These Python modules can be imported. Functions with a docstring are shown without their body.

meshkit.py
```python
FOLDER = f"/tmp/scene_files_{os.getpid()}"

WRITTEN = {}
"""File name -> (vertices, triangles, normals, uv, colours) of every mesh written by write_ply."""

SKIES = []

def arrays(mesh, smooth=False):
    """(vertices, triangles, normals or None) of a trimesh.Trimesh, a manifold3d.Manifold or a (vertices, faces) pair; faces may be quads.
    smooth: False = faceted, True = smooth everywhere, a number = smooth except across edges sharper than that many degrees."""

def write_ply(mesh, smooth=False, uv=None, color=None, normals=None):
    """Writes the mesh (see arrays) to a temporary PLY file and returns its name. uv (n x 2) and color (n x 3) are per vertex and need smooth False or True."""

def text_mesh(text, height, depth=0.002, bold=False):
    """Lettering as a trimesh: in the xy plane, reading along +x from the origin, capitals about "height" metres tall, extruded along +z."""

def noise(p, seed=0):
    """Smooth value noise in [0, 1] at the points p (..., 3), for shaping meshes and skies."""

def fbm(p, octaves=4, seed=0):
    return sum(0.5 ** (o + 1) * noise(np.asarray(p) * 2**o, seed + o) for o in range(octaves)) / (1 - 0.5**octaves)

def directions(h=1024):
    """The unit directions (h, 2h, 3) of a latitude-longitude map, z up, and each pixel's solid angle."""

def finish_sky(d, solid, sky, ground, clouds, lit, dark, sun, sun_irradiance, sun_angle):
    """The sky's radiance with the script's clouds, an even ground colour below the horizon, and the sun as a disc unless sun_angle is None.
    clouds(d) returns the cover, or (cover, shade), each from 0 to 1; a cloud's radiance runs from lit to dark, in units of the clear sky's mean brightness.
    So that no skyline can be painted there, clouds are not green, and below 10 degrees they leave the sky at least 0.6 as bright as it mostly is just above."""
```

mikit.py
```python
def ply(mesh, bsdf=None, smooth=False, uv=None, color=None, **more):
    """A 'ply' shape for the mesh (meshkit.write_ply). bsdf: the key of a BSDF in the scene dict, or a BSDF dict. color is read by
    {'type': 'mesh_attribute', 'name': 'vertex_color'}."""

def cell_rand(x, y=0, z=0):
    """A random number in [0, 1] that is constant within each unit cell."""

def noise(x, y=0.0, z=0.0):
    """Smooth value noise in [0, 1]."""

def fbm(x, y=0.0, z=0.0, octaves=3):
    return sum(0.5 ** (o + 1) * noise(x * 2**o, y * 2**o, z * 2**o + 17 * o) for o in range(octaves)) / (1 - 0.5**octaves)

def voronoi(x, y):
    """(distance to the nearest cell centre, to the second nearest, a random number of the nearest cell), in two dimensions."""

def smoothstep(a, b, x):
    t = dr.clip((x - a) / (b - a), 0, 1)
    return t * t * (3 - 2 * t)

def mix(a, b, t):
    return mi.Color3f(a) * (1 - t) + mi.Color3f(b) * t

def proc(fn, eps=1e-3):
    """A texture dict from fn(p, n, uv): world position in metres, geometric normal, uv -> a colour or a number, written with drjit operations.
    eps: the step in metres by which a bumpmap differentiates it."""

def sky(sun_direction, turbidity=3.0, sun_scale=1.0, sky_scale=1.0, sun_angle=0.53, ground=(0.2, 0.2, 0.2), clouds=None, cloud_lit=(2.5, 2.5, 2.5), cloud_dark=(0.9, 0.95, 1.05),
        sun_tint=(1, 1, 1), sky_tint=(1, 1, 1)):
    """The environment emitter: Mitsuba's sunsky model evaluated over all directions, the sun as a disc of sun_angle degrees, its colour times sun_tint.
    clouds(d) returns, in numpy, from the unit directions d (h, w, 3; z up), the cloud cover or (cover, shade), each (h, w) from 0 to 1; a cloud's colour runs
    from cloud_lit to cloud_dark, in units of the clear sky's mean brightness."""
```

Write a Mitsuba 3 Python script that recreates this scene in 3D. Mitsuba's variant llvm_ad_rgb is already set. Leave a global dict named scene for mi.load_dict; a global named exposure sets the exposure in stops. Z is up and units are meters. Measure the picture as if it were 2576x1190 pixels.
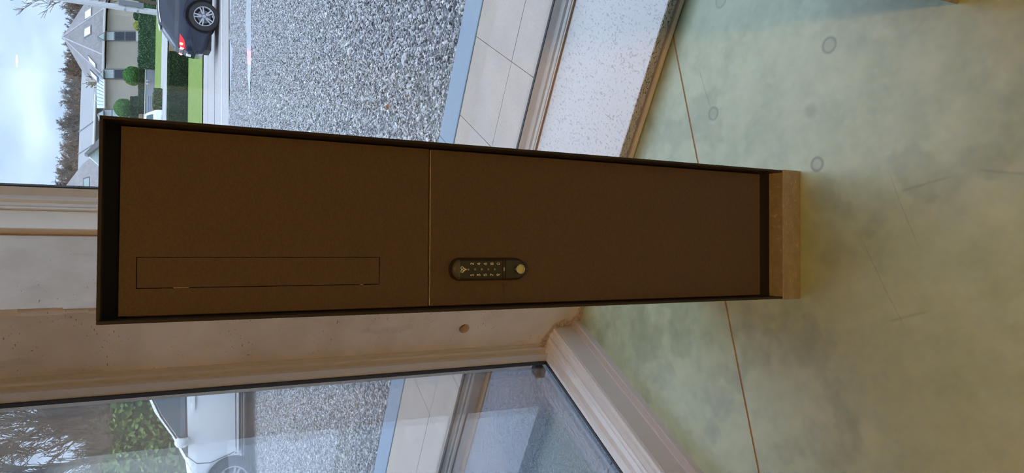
import math, sys
import numpy as np
import trimesh, shapely
from shapely.geometry import Polygon, LineString, Point, box as sbox
import drjit as dr
import mitsuba as mi
sys.path.insert(0, '/opt/lang')
import mikit, meshkit
from mikit import proc, noise, fbm, smoothstep, mix, voronoi
T4 = mi.ScalarTransform4f
# ------------------------------------------------------------------ camera, sky, exposure
# World: X along the glass front (to the right), Y out through it, Z up, metres. The picture is a phone photo lying on its side.
YAW, PITCH, ROLL, HC, FPX = 0.4957, 0.46934, 0.0155, 1.35, 1722.8
RV = np.array([math.cos(YAW), math.sin(YAW), 0.0])          # level, to the right of the view
FV = np.array([-math.sin(YAW), math.cos(YAW), 0.0])         # level, ahead
UPV = math.sin(PITCH) * FV + np.array([0, 0, math.cos(PITCH)])
LOOK = math.cos(PITCH) * FV - np.array([0, 0, math.sin(PITCH)])
SIDE = math.cos(ROLL) * RV + math.sin(ROLL) * UPV
EYE = np.array([0, 0, HC])
exposure = 0.0
LAMP = np.array([1.0, 0.49, 0.085])
SKY = 9.9

def clouds(d):
    d = np.asarray(d, float)
    p = d / np.maximum(d[..., 2:3] + 0.25, 0.12)
    q = p.reshape(-1, 3).copy(); q[:, 2] = 0
    a = meshkit.fbm(q * 2.3 + 5.1).reshape(d.shape[:2])
    b = meshkit.fbm(q * 6.0 + 1.7).reshape(d.shape[:2])
    a = (a - a.min()) / max(np.ptp(a), 1e-6); b = (b - b.min()) / max(np.ptp(b), 1e-6)
    up = np.clip(d[..., 2], 0, 1)                       # overcast: the zenith about three times as bright as the horizon
    return np.full(d.shape[:2], 1.0), np.clip(0.97 * (1 - up) + 0.62 * (0.65 * a + 0.35 * b - 0.5), 0, 1)

scene = {'type': 'scene'}
labels = {}
scene['camera'] = {'type': 'perspective', 'fov_axis': 'x', 'fov': math.degrees(2 * math.atan(1288 / FPX)), 'near_clip': 0.02, 'far_clip': 2000.0,
                   'to_world': T4().look_at(origin=EYE.tolist(), target=(EYE + LOOK).tolist(), up=SIDE.tolist())}
scene['sky'] = mikit.sky((-0.5, 0.2, 0.8), turbidity=4.0, sun_scale=0.0, sky_scale=SKY, ground=(0.22, 0.23, 0.24), clouds=clouds,
                         cloud_lit=(2.02, 2.45, 3.02), cloud_dark=(0.36, 0.55, 0.84), sky_tint=(1, 1, 1))
LAMPS = [((0.83, -1.43), 325.0), ((-3.22, -5.9), 4.5), ((2.3, -4.6), 50.0)]

# ------------------------------------------------------------------ helpers
def vertex_of(m, M): return trimesh.Trimesh(np.asarray(m.vertices) @ M[:3, :3].T + M[:3, 3], np.asarray(m.faces) if np.linalg.det(M[:3, :3]) > 0 else np.asarray(m.faces)[:, ::-1], process=False)
def cat(*ms):
    out = []
    for m in ms: out += list(m) if isinstance(m, (list, tuple)) else [m]
    return trimesh.util.concatenate(out)
def bx(x0, x1, y0, y1, z0, z1, c=0.0):
    lo, hi = np.array([x0, y0, z0], float), np.array([x1, y1, z1], float)
    lo, hi = np.minimum(lo, hi), np.maximum(lo, hi)
    if c <= 0:
        m = trimesh.creation.box(extents=hi - lo); m.apply_translation((lo + hi) / 2); return m
    c = min(c, 0.45 * (hi - lo).min()); pts = []
    for k in range(3):
        i = np.full(3, c); i[k] = 0
        a, b = lo + i, hi - i
        pts += [[(a, b)[s][0], (a, b)[t][1], (a, b)[u][2]] for s in (0, 1) for t in (0, 1) for u in (0, 1)]
    return trimesh.convex.convex_hull(np.array(pts))
def ext(poly, h): return trimesh.creation.extrude_polygon(poly if isinstance(poly, Polygon) else Polygon(poly), h, engine='earcut')
def perm(m, cols):                        # columns: which source axis feeds x, y, z
    v = np.asarray(m.vertices)[:, cols]; f = np.asarray(m.faces)
    if np.linalg.det(np.eye(3)[list(cols)]) < 0: f = f[:, ::-1]
    return trimesh.Trimesh(v, f, process=False)
def prof_x(yz, x0, x1): m = perm(ext(yz, x1 - x0), [2, 0, 1]); m.apply_translation([x0, 0, 0]); return m     # (y,z) profile along x
def prof_y(xz, y0, y1): m = perm(ext(xz, y1 - y0), [0, 2, 1]); m.apply_translation([0, y0, 0]); return m     # (x,z) profile along y
def prof_z(xy, z0, z1): m = ext(xy, z1 - z0); m.apply_translation([0, 0, z0]); return m
def cyl(r, h, n=24, r2=None):
    a = np.linspace(0, 2 * math.pi, n, endpoint=False); r2 = r if r2 is None else r2
    v = np.vstack([np.c_[r * np.cos(a), r * np.sin(a), 0 * a], np.c_[r2 * np.cos(a), r2 * np.sin(a), 0 * a + h], [[0, 0, 0], [0, 0, h]]])
    i = np.arange(n); j = (i + 1) % n
    f = np.vstack([np.c_[i, j, j + n], np.c_[i, j + n, i + n], np.c_[j, i, 0 * i + 2 * n], np.c_[i + n, j + n, 0 * i + 2 * n + 1]])
    return trimesh.Trimesh(v, f, process=False)
def lathe(rz, n=32): return trimesh.creation.revolve(np.array(rz, float), sections=n)
def moved(m, x=0, y=0, z=0): m = m.copy(); m.apply_translation([x, y, z]); return m
def rot(m, deg, axis, about=(0, 0, 0)): m = m.copy(); m.apply_transform(trimesh.transformations.rotation_matrix(math.radians(deg), axis, about)); return m
def tube(p, q, r, r2=None, n=8):
    p, q = np.array(p, float), np.array(q, float); d = q - p; L = np.linalg.norm(d)
    m = cyl(r, L, n, r2); m.apply_transform(trimesh.geometry.align_vectors([0, 0, 1], d / L)); m.apply_translation(p); return m
used = {}
def numbered(name):
    k = used.get(name, -1) + 1; used[name] = k
    return name if k == 0 else f'{name}_{k:03d}'
def tag(key, label=None, category=None, group=None, kind=None):
    e = labels.setdefault(key, {})
    for n, v in (('label', label), ('category', category), ('group', group), ('kind', kind)):
        if v: e[n] = v
    return key
def thing(name, label=None, category=None, group=None, kind=None):
    return tag(numbered(name), label, category, group, kind)
def obj(name, mesh, mat, parent=None, smooth=False, label=None, category=None, group=None, kind=None, **kw):
    key = numbered(parent + '__' + name if parent else name)
    scene[key] = mikit.ply(mesh, mat, smooth=smooth, **kw) if not isinstance(mesh, dict) else mesh
    if label or category or group or kind: tag(key, label, category, group, kind)
    return key
def plane_hit(px, py, n, c):
    d = np.array([(595 - py) / FPX, (1288 - px) / FPX, 1.0]) @ np.array([SIDE, math.cos(ROLL) * UPV - math.sin(ROLL) * RV, LOOK])
    n = np.asarray(n, float)
    return EYE + d * ((c - EYE @ n) / (d @ n))
KS = 0.19                                   # the street runs 11 degrees off the view's crossways
AV = (RV + KS * FV) / math.hypot(1, KS); BV = (FV - KS * RV) / math.hypot(1, KS)
SM = np.eye(4); SM[:3, 0] = AV; SM[:3, 1] = BV          # street frame (a along, b across, z) to world
def V(px, py, b): p = plane_hit(px, py, BV, b); return np.array([p @ AV, p @ BV, p[2]])
def street(m): return vertex_of(m, SM)
def zg(x, y): return 0.011 * (np.asarray(x) * FV[0] + np.asarray(y) * FV[1] - 4.0)

# ------------------------------------------------------------------ materials
def pr(color, rough=0.6, spec=0.5, metal=0.0, two=True, **kw):
    d = {'type': 'principled', 'base_color': color if isinstance(color, dict) else {'type': 'rgb', 'value': list(color)}, 'roughness': rough, 'specular': spec, 'metallic': metal, **kw}
    return {'type': 'twosided', 'bsdf': d} if two else d
def bump(b, fn, scale, eps=1e-3):
    return {'type': 'twosided', 'bsdf': {'type': 'bumpmap', 'arbitrary': proc(fn, eps), 'scale': scale, 'bsdf': b['bsdf'] if b['type'] == 'twosided' else b}}
def mat(name, b): scene['mat_' + name] = b; return 'mat_' + name
def n3(p, s, o=3): return fbm(p.x * s, p.y * s, p.z * s, octaves=o)

RINGS = [(-0.115, 1.157, 0.017, 0.8), (-0.379, 1.434, 0.017, 0.7), (-0.366, 1.053, 0.015, 0.9), (-0.099, 1.56, 0.018, 0.6)]
def c_floor(p, n, uv):
    big = fbm(p.x * 2.1 + 3, p.y * 2.1, 0.5, octaves=4)
    mid = fbm(p.x * 11, p.y * 11, 2.5, octaves=4)
    fine = fbm(p.x * 60, p.y * 60, 1.5, octaves=2)
    t = dr.clip(2.0 * (0.36 * big + 0.42 * mid + 0.22 * fbm(p.x * 38, p.y * 38, 4.5, octaves=4)) - 0.5, 0, 1)
    c = mix((0.355, 0.455, 0.305), (0.62, 0.71, 0.50), t)
    c = c * (1 - 0.16 * smoothstep(0.56, 0.72, fbm(p.x * 7 + 9, p.y * 7 + 2, 7, octaves=5)))
    c = mix(c, (0.58, 0.72, 0.57), 0.25 * smoothstep(0.52, 0.72, fbm(p.x * 24 + 4, p.y * 24, 3, octaves=4)) * smoothstep(0.42, 0.62, big))
    for x, y, r, k in RINGS:
        d = dr.sqrt((p.x - x) ** 2 + (p.y - y) ** 2) + 0.002 * (fine - 0.5)
        ring = dr.exp(-((d - r) / 0.0035) ** 2) + 0.35 * smoothstep(r, r - 0.006, d)
        c = c * (1 - 0.5 * k * dr.minimum(ring, 1))
    d = dr.sqrt((p.x + 0.264) ** 2 + (p.y - 1.13) ** 2)
    c = c * (1 - 0.22 * smoothstep(0.026, 0.006, d))
    for (x, y, a, l, w) in ((-0.33, 1.50, 0.9, 0.075, 0.0022), (-0.30, 0.80, 2.3, 0.06, 0.003), (-0.22, 0.68, 1.9, 0.05, 0.0025), (-0.36, 0.82, 0.9, 0.10, 0.0012), (-0.52, 0.78, 1.0, 0.12, 0.0014), (-0.55, 0.70, 2.4, 0.05, 0.003)):
        u = (p.x - x) * math.cos(a) + (p.y - y) * math.sin(a); v = -(p.x - x) * math.sin(a) + (p.y - y) * math.cos(a) + 0.25 * u * u + 0.004 * (mid - 0.5)
        c = c * (1 - 0.16 * dr.exp(-(v / w) ** 2) * smoothstep(l, l * 0.6, dr.abs(u)))
    return c
mat('floor', bump({'type': 'principled', 'base_color': proc(c_floor), 'roughness': 0.30, 'specular': 0.75}, lambda p, n, uv: fbm(p.x * 45, p.y * 45, 0, octaves=3), 0.0004))
mat('joint', pr((0.44, 0.26, 0.15), 0.9))
def c_sill(p, n, uv):
    f = fbm(p.x * 210, p.y * 120, p.z * 200, octaves=3); g = n3(p, 500, 2)
    return mix((0.90, 0.89, 0.90), (0.34, 0.34, 0.35), smoothstep(0.545, 0.72, f) * 0.5 + 0.15 * smoothstep(0.6, 0.8, g))
mat('sill', bump({'type': 'principled', 'base_color': proc(c_sill), 'roughness': 0.42, 'specular': 0.5}, lambda p, n, uv: fbm(p.x * 230, p.y * 170, p.z * 200, octaves=3), 0.0012))
def c_sillface(p, n, uv):
    f = n3(p, 260, 3)
    return mix((0.62, 0.56, 0.50), (0.12, 0.10, 0.09), smoothstep(0.56, 0.66, f)) * (0.8 + 0.4 * n3(p, 40, 2))
mat('sill_face', pr(proc(c_sillface), 0.75))
mat('mortar', pr((0.36, 0.35, 0.34), 0.9))
mat('underlay', pr((0.86, 0.74, 0.58), 0.85))
def c_conc(p, n, uv):
    t = n3(p, 3.1, 4) * 0.6 + n3(p, 17, 3) * 0.4
    c = mix((0.63, 0.55, 0.475), (0.76, 0.685, 0.61), smoothstep(0.3, 0.7, t))
    pore = smoothstep(0.88, 0.94, n3(p, 180, 1)) * smoothstep(0.5, 0.62, n3(p, 12, 2))
    smear = smoothstep(0.62, 0.75, fbm(p.x * 22, p.y * 22, p.z * 7, octaves=3))
    return c * (1 - 0.6 * pore) * (1 - 0.10 * smear)
mat('concrete', bump({'type': 'principled', 'base_color': proc(c_conc), 'roughness': 0.75, 'specular': 0.3}, lambda p, n, uv: n3(p, 30, 3), 0.0006))
mat('rough_mortar', pr((0.55, 0.44, 0.34), 0.95))
mat('frame', pr((0.86, 0.86, 0.87), 0.22, 0.9))
mat('frame_dull', pr((0.60, 0.55, 0.51), 0.26, 0.7))
mat('frame_grey', pr((0.33, 0.32, 0.31), 0.3, 0.7))
mat('curb', pr((0.60, 0.565, 0.555), 0.42))
mat('gasket', pr((0.03, 0.03, 0.035), 0.5))
mat('seal', pr((0.42, 0.26, 0.16), 0.7))
mat('wall', pr((0.40, 0.36, 0.32), 0.85))
mat('white_wall', pr((0.78, 0.77, 0.75), 0.8))
mat('cream_panel', pr((0.86, 0.78, 0.68), 0.6))
mat('glass', {'type': 'thindielectric', 'int_ior': 1.55})
def c_black(p, n, uv): return mi.Color3f(0.125, 0.083, 0.070) * (0.85 + 0.3 * n3(p, 330, 2))
mat('cabinet', pr(proc(c_black), 0.55, 0.35))
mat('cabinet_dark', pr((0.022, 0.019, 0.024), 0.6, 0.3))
mat('edge', pr((0.72, 0.64, 0.55), 0.5))
mat('cabinet_shell', pr((0.040, 0.031, 0.033), 0.5, 0.35))
def c_mdf(p, n, uv):
    t = n3(p, 60, 3); s = 0.6 * smoothstep(0.62, 0.74, fbm(p.x * 150, p.y * 150, p.z * 300, octaves=3))
    return mix((0.33, 0.29, 0.25), (0.47, 0.42, 0.37), t) + mi.Color3f(0.26, 0.24, 0.21) * s
mat('mdf', pr(proc(c_mdf), 0.6))
mat('lock_black', pr((0.03, 0.028, 0.028), 0.28, 0.6))
mat('lock_grey', pr((0.10, 0.095, 0.09), 0.35, 0.6))
mat('print', pr((0.95, 0.90, 0.82), 0.5, emission={'type': 'rgb', 'value': 0.0}) if False else pr((0.95, 0.90, 0.82), 0.5))
mat('dot', pr((0.34, 0.33, 0.31), 0.5))
mat('brass', {'type': 'twosided', 'bsdf': {'type': 'principled', 'base_color': {'type': 'rgb', 'value': [0.82, 0.75, 0.38]}, 'roughness': 0.35, 'metallic': 0.9}})
mat('chrome', {'type': 'twosided', 'bsdf': {'type': 'principled', 'base_color': {'type': 'rgb', 'value': [0.8, 0.8, 0.8]}, 'roughness': 0.2, 'metallic': 1.0}})
def c_carpet(p, n, uv):
    t = n3(p, 270, 3); return mix((0.17, 0.22, 0.30), (0.45, 0.53, 0.66), smoothstep(0.3, 0.72, t))
mat('carpet', bump({'type': 'diffuse', 'reflectance': proc(c_carpet)}, lambda p, n, uv: n3(p, 220, 2), 0.0016))
mat('lamp_body', pr((0.8, 0.78, 0.74), 0.5))
def c_tile(p, n, uv): return mix((0.305, 0.245, 0.205), (0.40, 0.335, 0.285), 0.5 * n3(p, 190, 2) + 0.5 * n3(p, 7, 3))
mat('tile', pr(proc(c_tile), 0.7, 0.3))
mat('grout', pr((0.22, 0.20, 0.19), 0.9))
mat('bluestone', pr((0.175, 0.22, 0.285), 0.55))
mat('vcol', {'type': 'twosided', 'bsdf': {'type': 'diffuse', 'reflectance': {'type': 'mesh_attribute', 'name': 'vertex_color'}}})
mat('pebble', pr({'type': 'mesh_attribute', 'name': 'vertex_color'}, 0.5, 0.5))
def c_bed(p, n, uv): return mix((0.16, 0.17, 0.19), (0.38, 0.39, 0.42), n3(p, 55, 3))
mat('gravel_bed', pr(proc(c_bed), 0.9))
def c_road(p, n, uv): return mix((0.27, 0.255, 0.25), (0.36, 0.345, 0.34), 0.5 * n3(p, 1.3, 3) + 0.5 * n3(p, 30, 2))
mat('road', pr(proc(c_road), 0.6, 0.4))
mat('road_dark', pr((0.09, 0.09, 0.10), 0.9))
mat('road_mid', pr((0.30, 0.30, 0.32), 0.6))
mat('road_line', pr((0.60, 0.59, 0.58), 0.5))
mat('water', pr((0.42, 0.44, 0.46), 0.16, 1.0))
def c_grass(p, n, uv): return mix((0.08, 0.14, 0.03), (0.19, 0.245, 0.065), n3(p, 5, 4)) * (0.75 + 0.5 * n3(p, 40, 2))
mat('grass', pr(proc(c_grass), 0.9, 0.2))
def c_earth(p, n, uv): return mix((0.13, 0.095, 0.06), (0.22, 0.17, 0.11), n3(p, 0.35, 4))
mat('earth', pr(proc(c_earth), 0.95, 0.1))
def c_path(p, n, uv): return mix((0.27, 0.27, 0.26), (0.35, 0.35, 0.34), n3(p, 1.5, 3))
mat('path', pr(proc(c_path), 0.8))
def c_render(p, n, uv): return mix((0.42, 0.385, 0.31), (0.50, 0.465, 0.39), n3(p, 0.8, 4))
mat('render', pr(proc(c_render), 0.85))
mat('render_blue', pr((0.33, 0.36, 0.41), 0.8))
def c_slate(p, n, uv):
    row = dr.floor(p.z * 7.0); t = mikit.cell_rand(dr.floor((p.x + p.y * 0.6) * 5.0 + row * 0.5), row, 3)
    return mix((0.15, 0.135, 0.14), (0.27, 0.25, 0.255), 0.3 * t + 0.7 * n3(p, 0.7, 5))
mat('slate', pr(proc(c_slate), 0.6))
mat('roof_edge', pr((0.38, 0.37, 0.39), 0.6))
mat('pale_roof', pr((0.26, 0.265, 0.28), 0.5))
mat('metal_roof', pr((0.36, 0.45, 0.56), 0.35))
mat('white', pr((0.66, 0.65, 0.63), 0.5))
mat('grey', pr((0.20, 0.21, 0.23), 0.5))
mat('dark_glass', pr((0.035, 0.04, 0.05), 0.05, 0.9))
mat('pale_pane', pr((0.55, 0.66, 0.66), 0.2, 0.6))
mat('sky_pane', pr((0.70, 0.73, 0.78), 0.1, 0.8))
mat('bark', pr((0.13, 0.10, 0.075), 0.95, 0.1))
mat('twig', pr((0.20, 0.165, 0.13), 0.95, 0.1))
mat('twig_red', pr((0.23, 0.16, 0.12), 0.95, 0.1))
mat('paint_navy', pr((0.016, 0.024, 0.048), 0.15, 0.5, clearcoat=0.4, clearcoat_gloss=0.95))
mat('paint_white', pr((0.84, 0.87, 0.88), 0.3, 0.5, clearcoat=0.6))
mat('car_glass', pr((0.02, 0.028, 0.04), 0.05, 0.5))
mat('car_glass_blue', pr((0.055, 0.10, 0.125), 0.05, 0.45))
mat('tyre', pr((0.025, 0.025, 0.027), 0.8))
mat('alloy', pr((0.62, 0.62, 0.65), 0.3, 0.5, 0.7))
mat('plastic', pr((0.03, 0.03, 0.035), 0.6))
mat('shut', pr((0.06, 0.06, 0.07), 0.7))
mat('tail_red', pr((0.45, 0.01, 0.02), 0.2, 0.6))
mat('plate', pr((0.7, 0.7, 0.68), 0.5))
mat('pole', pr((0.62, 0.62, 0.63), 0.35))
mat('leaf_brown', pr((0.22, 0.075, 0.035), 0.7))
mat('stone_pale', pr((0.46, 0.46, 0.48), 0.6))

# ------------------------------------------------------------------ the room
XL, XR, YB, ZC = -4.8, 7.4, -7.6, 3.1
YF = 2.305                                   # glass line of the front
CUT = 1.944                                  # floor joint: Y = X + CUT
rect = sbox(XL - 0.1, YB - 0.1, XR + 0.1, 2.33)
half = Polygon([(-9, -9 + CUT + .0045), (9, 9 + CUT + .0045), (-9, 40)]); half2 = Polygon([(-9, -9 + CUT - .0045), (9, 9 + CUT - .0045), (9, -40)])
fl = thing('floor', 'greenish grey polished concrete floor of the room', kind='structure')
for k, h in enumerate((half, half2)):
    obj('slab', prof_z(rect.intersection(h), -0.12, 0.0), 'mat_floor', fl)
obj('joint', prof_z(LineString([(-3, -3 + CUT), (0.36, 0.36 + CUT)]).buffer(0.0032, cap_style=2), -0.05, -0.0015), 'mat_joint', fl, label='brown saw-cut joint running across the floor')
obj('ceiling', bx(XL - .1, XR + .1, YB - .1, 2.36, ZC, ZC + .12), 'mat_wall', kind='structure')
obj('wall_back', bx(XL - .1, XR + .1, YB - .1, YB, 0, ZC), 'mat_wall', kind='structure')
obj('wall_right', bx(XR, XR + .1, YB, 2.36, 0, ZC), 'mat_wall', kind='structure')
obj('wall_left', bx(XL - .1, XL, YB, 2.36, 0, ZC), 'mat_wall', kind='structure')
obj('wall_front', bx(XL, XR, 2.24, 2.36, 2.95, ZC), 'mat_wall', kind='structure')
obj('wall_lobby', bx(XL, -1.262, 0.64, 0.725, 0, ZC), 'mat_white_wall', kind='structure')
obj('wall_pier', bx(-1.52, -1.1455, 2.24, 2.36, 0, ZC), 'mat_white_wall', kind='structure')

# column in the corner, cast concrete, with a tie hole and a chipped arris
def column():
    rng = np.random.default_rng(4)
    body = prof_z(Polygon([(-1.162, 1.717), (-1.162, 2.108), (-1.52, 2.108), (-1.52, 1.765), (-1.366, 1.765), (-1.366, 1.717)]), 0.0, ZC)
    body = body.subdivide_to_size(0.05) if False else body
    import manifold3d as m3
    def man(m): return m3.Manifold(m3.Mesh(np.asarray(m.vertices, np.float32), np.asarray(m.faces, np.uint32)))
    b = man(body)
    hole = rot(cyl(0.0185, 0.07, 28), -90, (1, 0, 0)); hole = moved(hole, -1.283, 1.70, 0.449)
    b = b - man(hole)
    z = 0.0
    while z < ZC:                            # knock small chips off the front right arris
        h = rng.uniform(0.03, 0.16); r = rng.uniform(0.004, 0.011)
        chip = rot(bx(-r, r, -r, r, 0, h), 45 + rng.uniform(-12, 12), (0, 0, 1)); chip = rot(chip, rng.uniform(-2, 2), (0, 1, 0))
        b = b - man(moved(chip, -1.162, 1.717, z)); z += h * 0.9
    m = b.to_mesh()
    return trimesh.Trimesh(m.vert_properties[:, :3], m.tri_verts, process=False)
col = thing('concrete_column', 'bare concrete corner column behind the dark cabinet', kind='structure')
obj('shaft', column(), 'mat_concrete', col)
obj('tie_hole_plug', moved(rot(cyl(0.0184, 0.008, 24), -90, (1, 0, 0)), -1.283, 1.748, 0.449), 'mat_seal', col, label='round formwork tie hole low in the column')
def lumps(rng, pts, r0, r1):
    ms = []
    for (x, y, z) in pts:
        s = trimesh.creation.icosphere(2, 1.0); v = np.asarray(s.vertices)
        v = v * (1 + 0.35 * (meshkit.noise(v * 1.6 + rng.uniform(0, 50, 3)).reshape(-1, 1) - 0.5) * 2)
        r = rng.uniform(r0, r1); s = trimesh.Trimesh(v * [r * 1.3, r, r * rng.uniform(.5, 1)] + [x, y, z], s.faces, process=False); ms.append(s)
    return cat(ms)
rng = np.random.default_rng(8)
base_pts = [(-1.165 - t * 0.10 + rng.normal(0, .003), 1.716 - abs(rng.normal(0, .004)), 0.004) for t in np.linspace(0, 1, 22)]
base_pts += [(float(np.interp(t, [0, .35, 1], [-1.262, -1.29, -1.375])) + rng.normal(0, .002), 1.711 + rng.normal(0, .003), float(np.interp(t, [0, .35, 1], [.015, .098, .122])) + rng.normal(0, .003)) for t in np.linspace(0, 1, 40)]
base_pts = [(x + rng.normal(0, .003), y + .002, max(.002, z + rng.normal(0, .004))) for x, y, z in base_pts for _ in (0, 1)]
obj('mortar_crust', lumps(rng, base_pts, 0.002, 0.0075), 'mat_rough_mortar', col, smooth=True, label='rough mortar crust along the foot of the column')
obj('trim_1', bx(-1.52, -1.166, 2.108, 2.125, 0, ZC), 'mat_seal', kind='structure')
obj('trim_2', bx(-1.52, -1.147, 2.125, 2.24, 0, ZC, 0.002), 'mat_cream_panel', kind='structure')

# right window: stone sill, frame, pane
w1 = thing('window_1', 'large window over the stone sill to the right of the cabinet', kind='structure')
obj('sill', bx(-1.16, XR - .005, 1.716, 2.24, 0.024, 0.0515, 0.0015), 'mat_sill', w1, label='speckled pale stone window sill slab')
obj('sill_edge', bx(-1.16, XR - .005, 1.7135, 1.7160, 0.026, 0.0505), 'mat_sill_face', w1, label='pitted brown front edge of the stone sill')
obj('sill_mortar', bx(-1.16, XR - .005, 1.7155, 2.2, 0.016, 0.024), 'mat_mortar', w1)
def strip():
    xs = np.linspace(-1.16, XR - .005, 160); rg = np.random.default_rng(2)
    y = 1.708 + 0.0012 * rg.standard_normal(len(xs)); y[np.abs(xs + .63) < .02] -= 0.003
    return prof_z(Polygon(list(zip(xs, y)) + [(XR - .005, 2.2), (-1.16, 2.2)]), 0.0035, 0.0165)
obj('sill_underlay', strip(), 'mat_underlay', w1, label='tan underlay strip beneath the stone sill')
railp = [(2.24, .0515), (2.24, .0565), (2.246, .0585), (2.2485, .062), (2.256, .063), (2.262, .0645), (2.266, .073), (2.282, .080), (2.284, .088), (2.288, .103), (2.2915, .1055), (2.294, .1035), (2.30, .1035), (2.30, .0515)]
def framing(p, x0, x1, z0, z1, zoff):        # mitreless frame: sill rail, head rail and two jambs from one (depth, height) profile
    q = [(a, b - zoff) for a, b in p]
    lo = prof_x([(a, z0 + b) for a, b in q], x0, x1); hi = prof_x([(a, z1 - b) for a, b in q][::-1], x0, x1)
    hmax = max(b for _, b in q)
    lf = prof_z(Polygon([(x0 + b, a) for a, b in q]), z0, z1)
    rt = prof_z(Polygon([(x1 - b, a) for a, b in q]), z0, z1)
    return lo, hi, lf, rt
for nm, m in zip(('rail', 'rail', 'jamb', 'jamb'), framing(railp, -1.145, XR - .01, .0515, 2.95, .0515)): obj(nm, m, 'mat_frame', w1)
g = []
for z0, z1 in ((.102, .1055), (2.89, 2.893)): g.append(bx(-1.09, XR - .07, 2.290, 2.302, z0, z1 + .002))
g += [bx(-1.0925, -1.0875, 2.290, 2.302, .104, 2.894)]
obj('gasket', cat(g), 'mat_gasket', w1)
obj('sealant', bx(-1.145, XR - .01, 2.2365, 2.2405, .0515, .0585), 'mat_seal', w1)
obj('pane', bx(-1.087, XR - .07, YF, YF + .0004, .104, 2.894), 'mat_glass', w1)
for xm in (1.35, 3.8, 5.8):
    obj('mullion', bx(xm, xm + .08, 2.250, 2.303, .08, 2.92, .004), 'mat_frame', w1)

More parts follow.
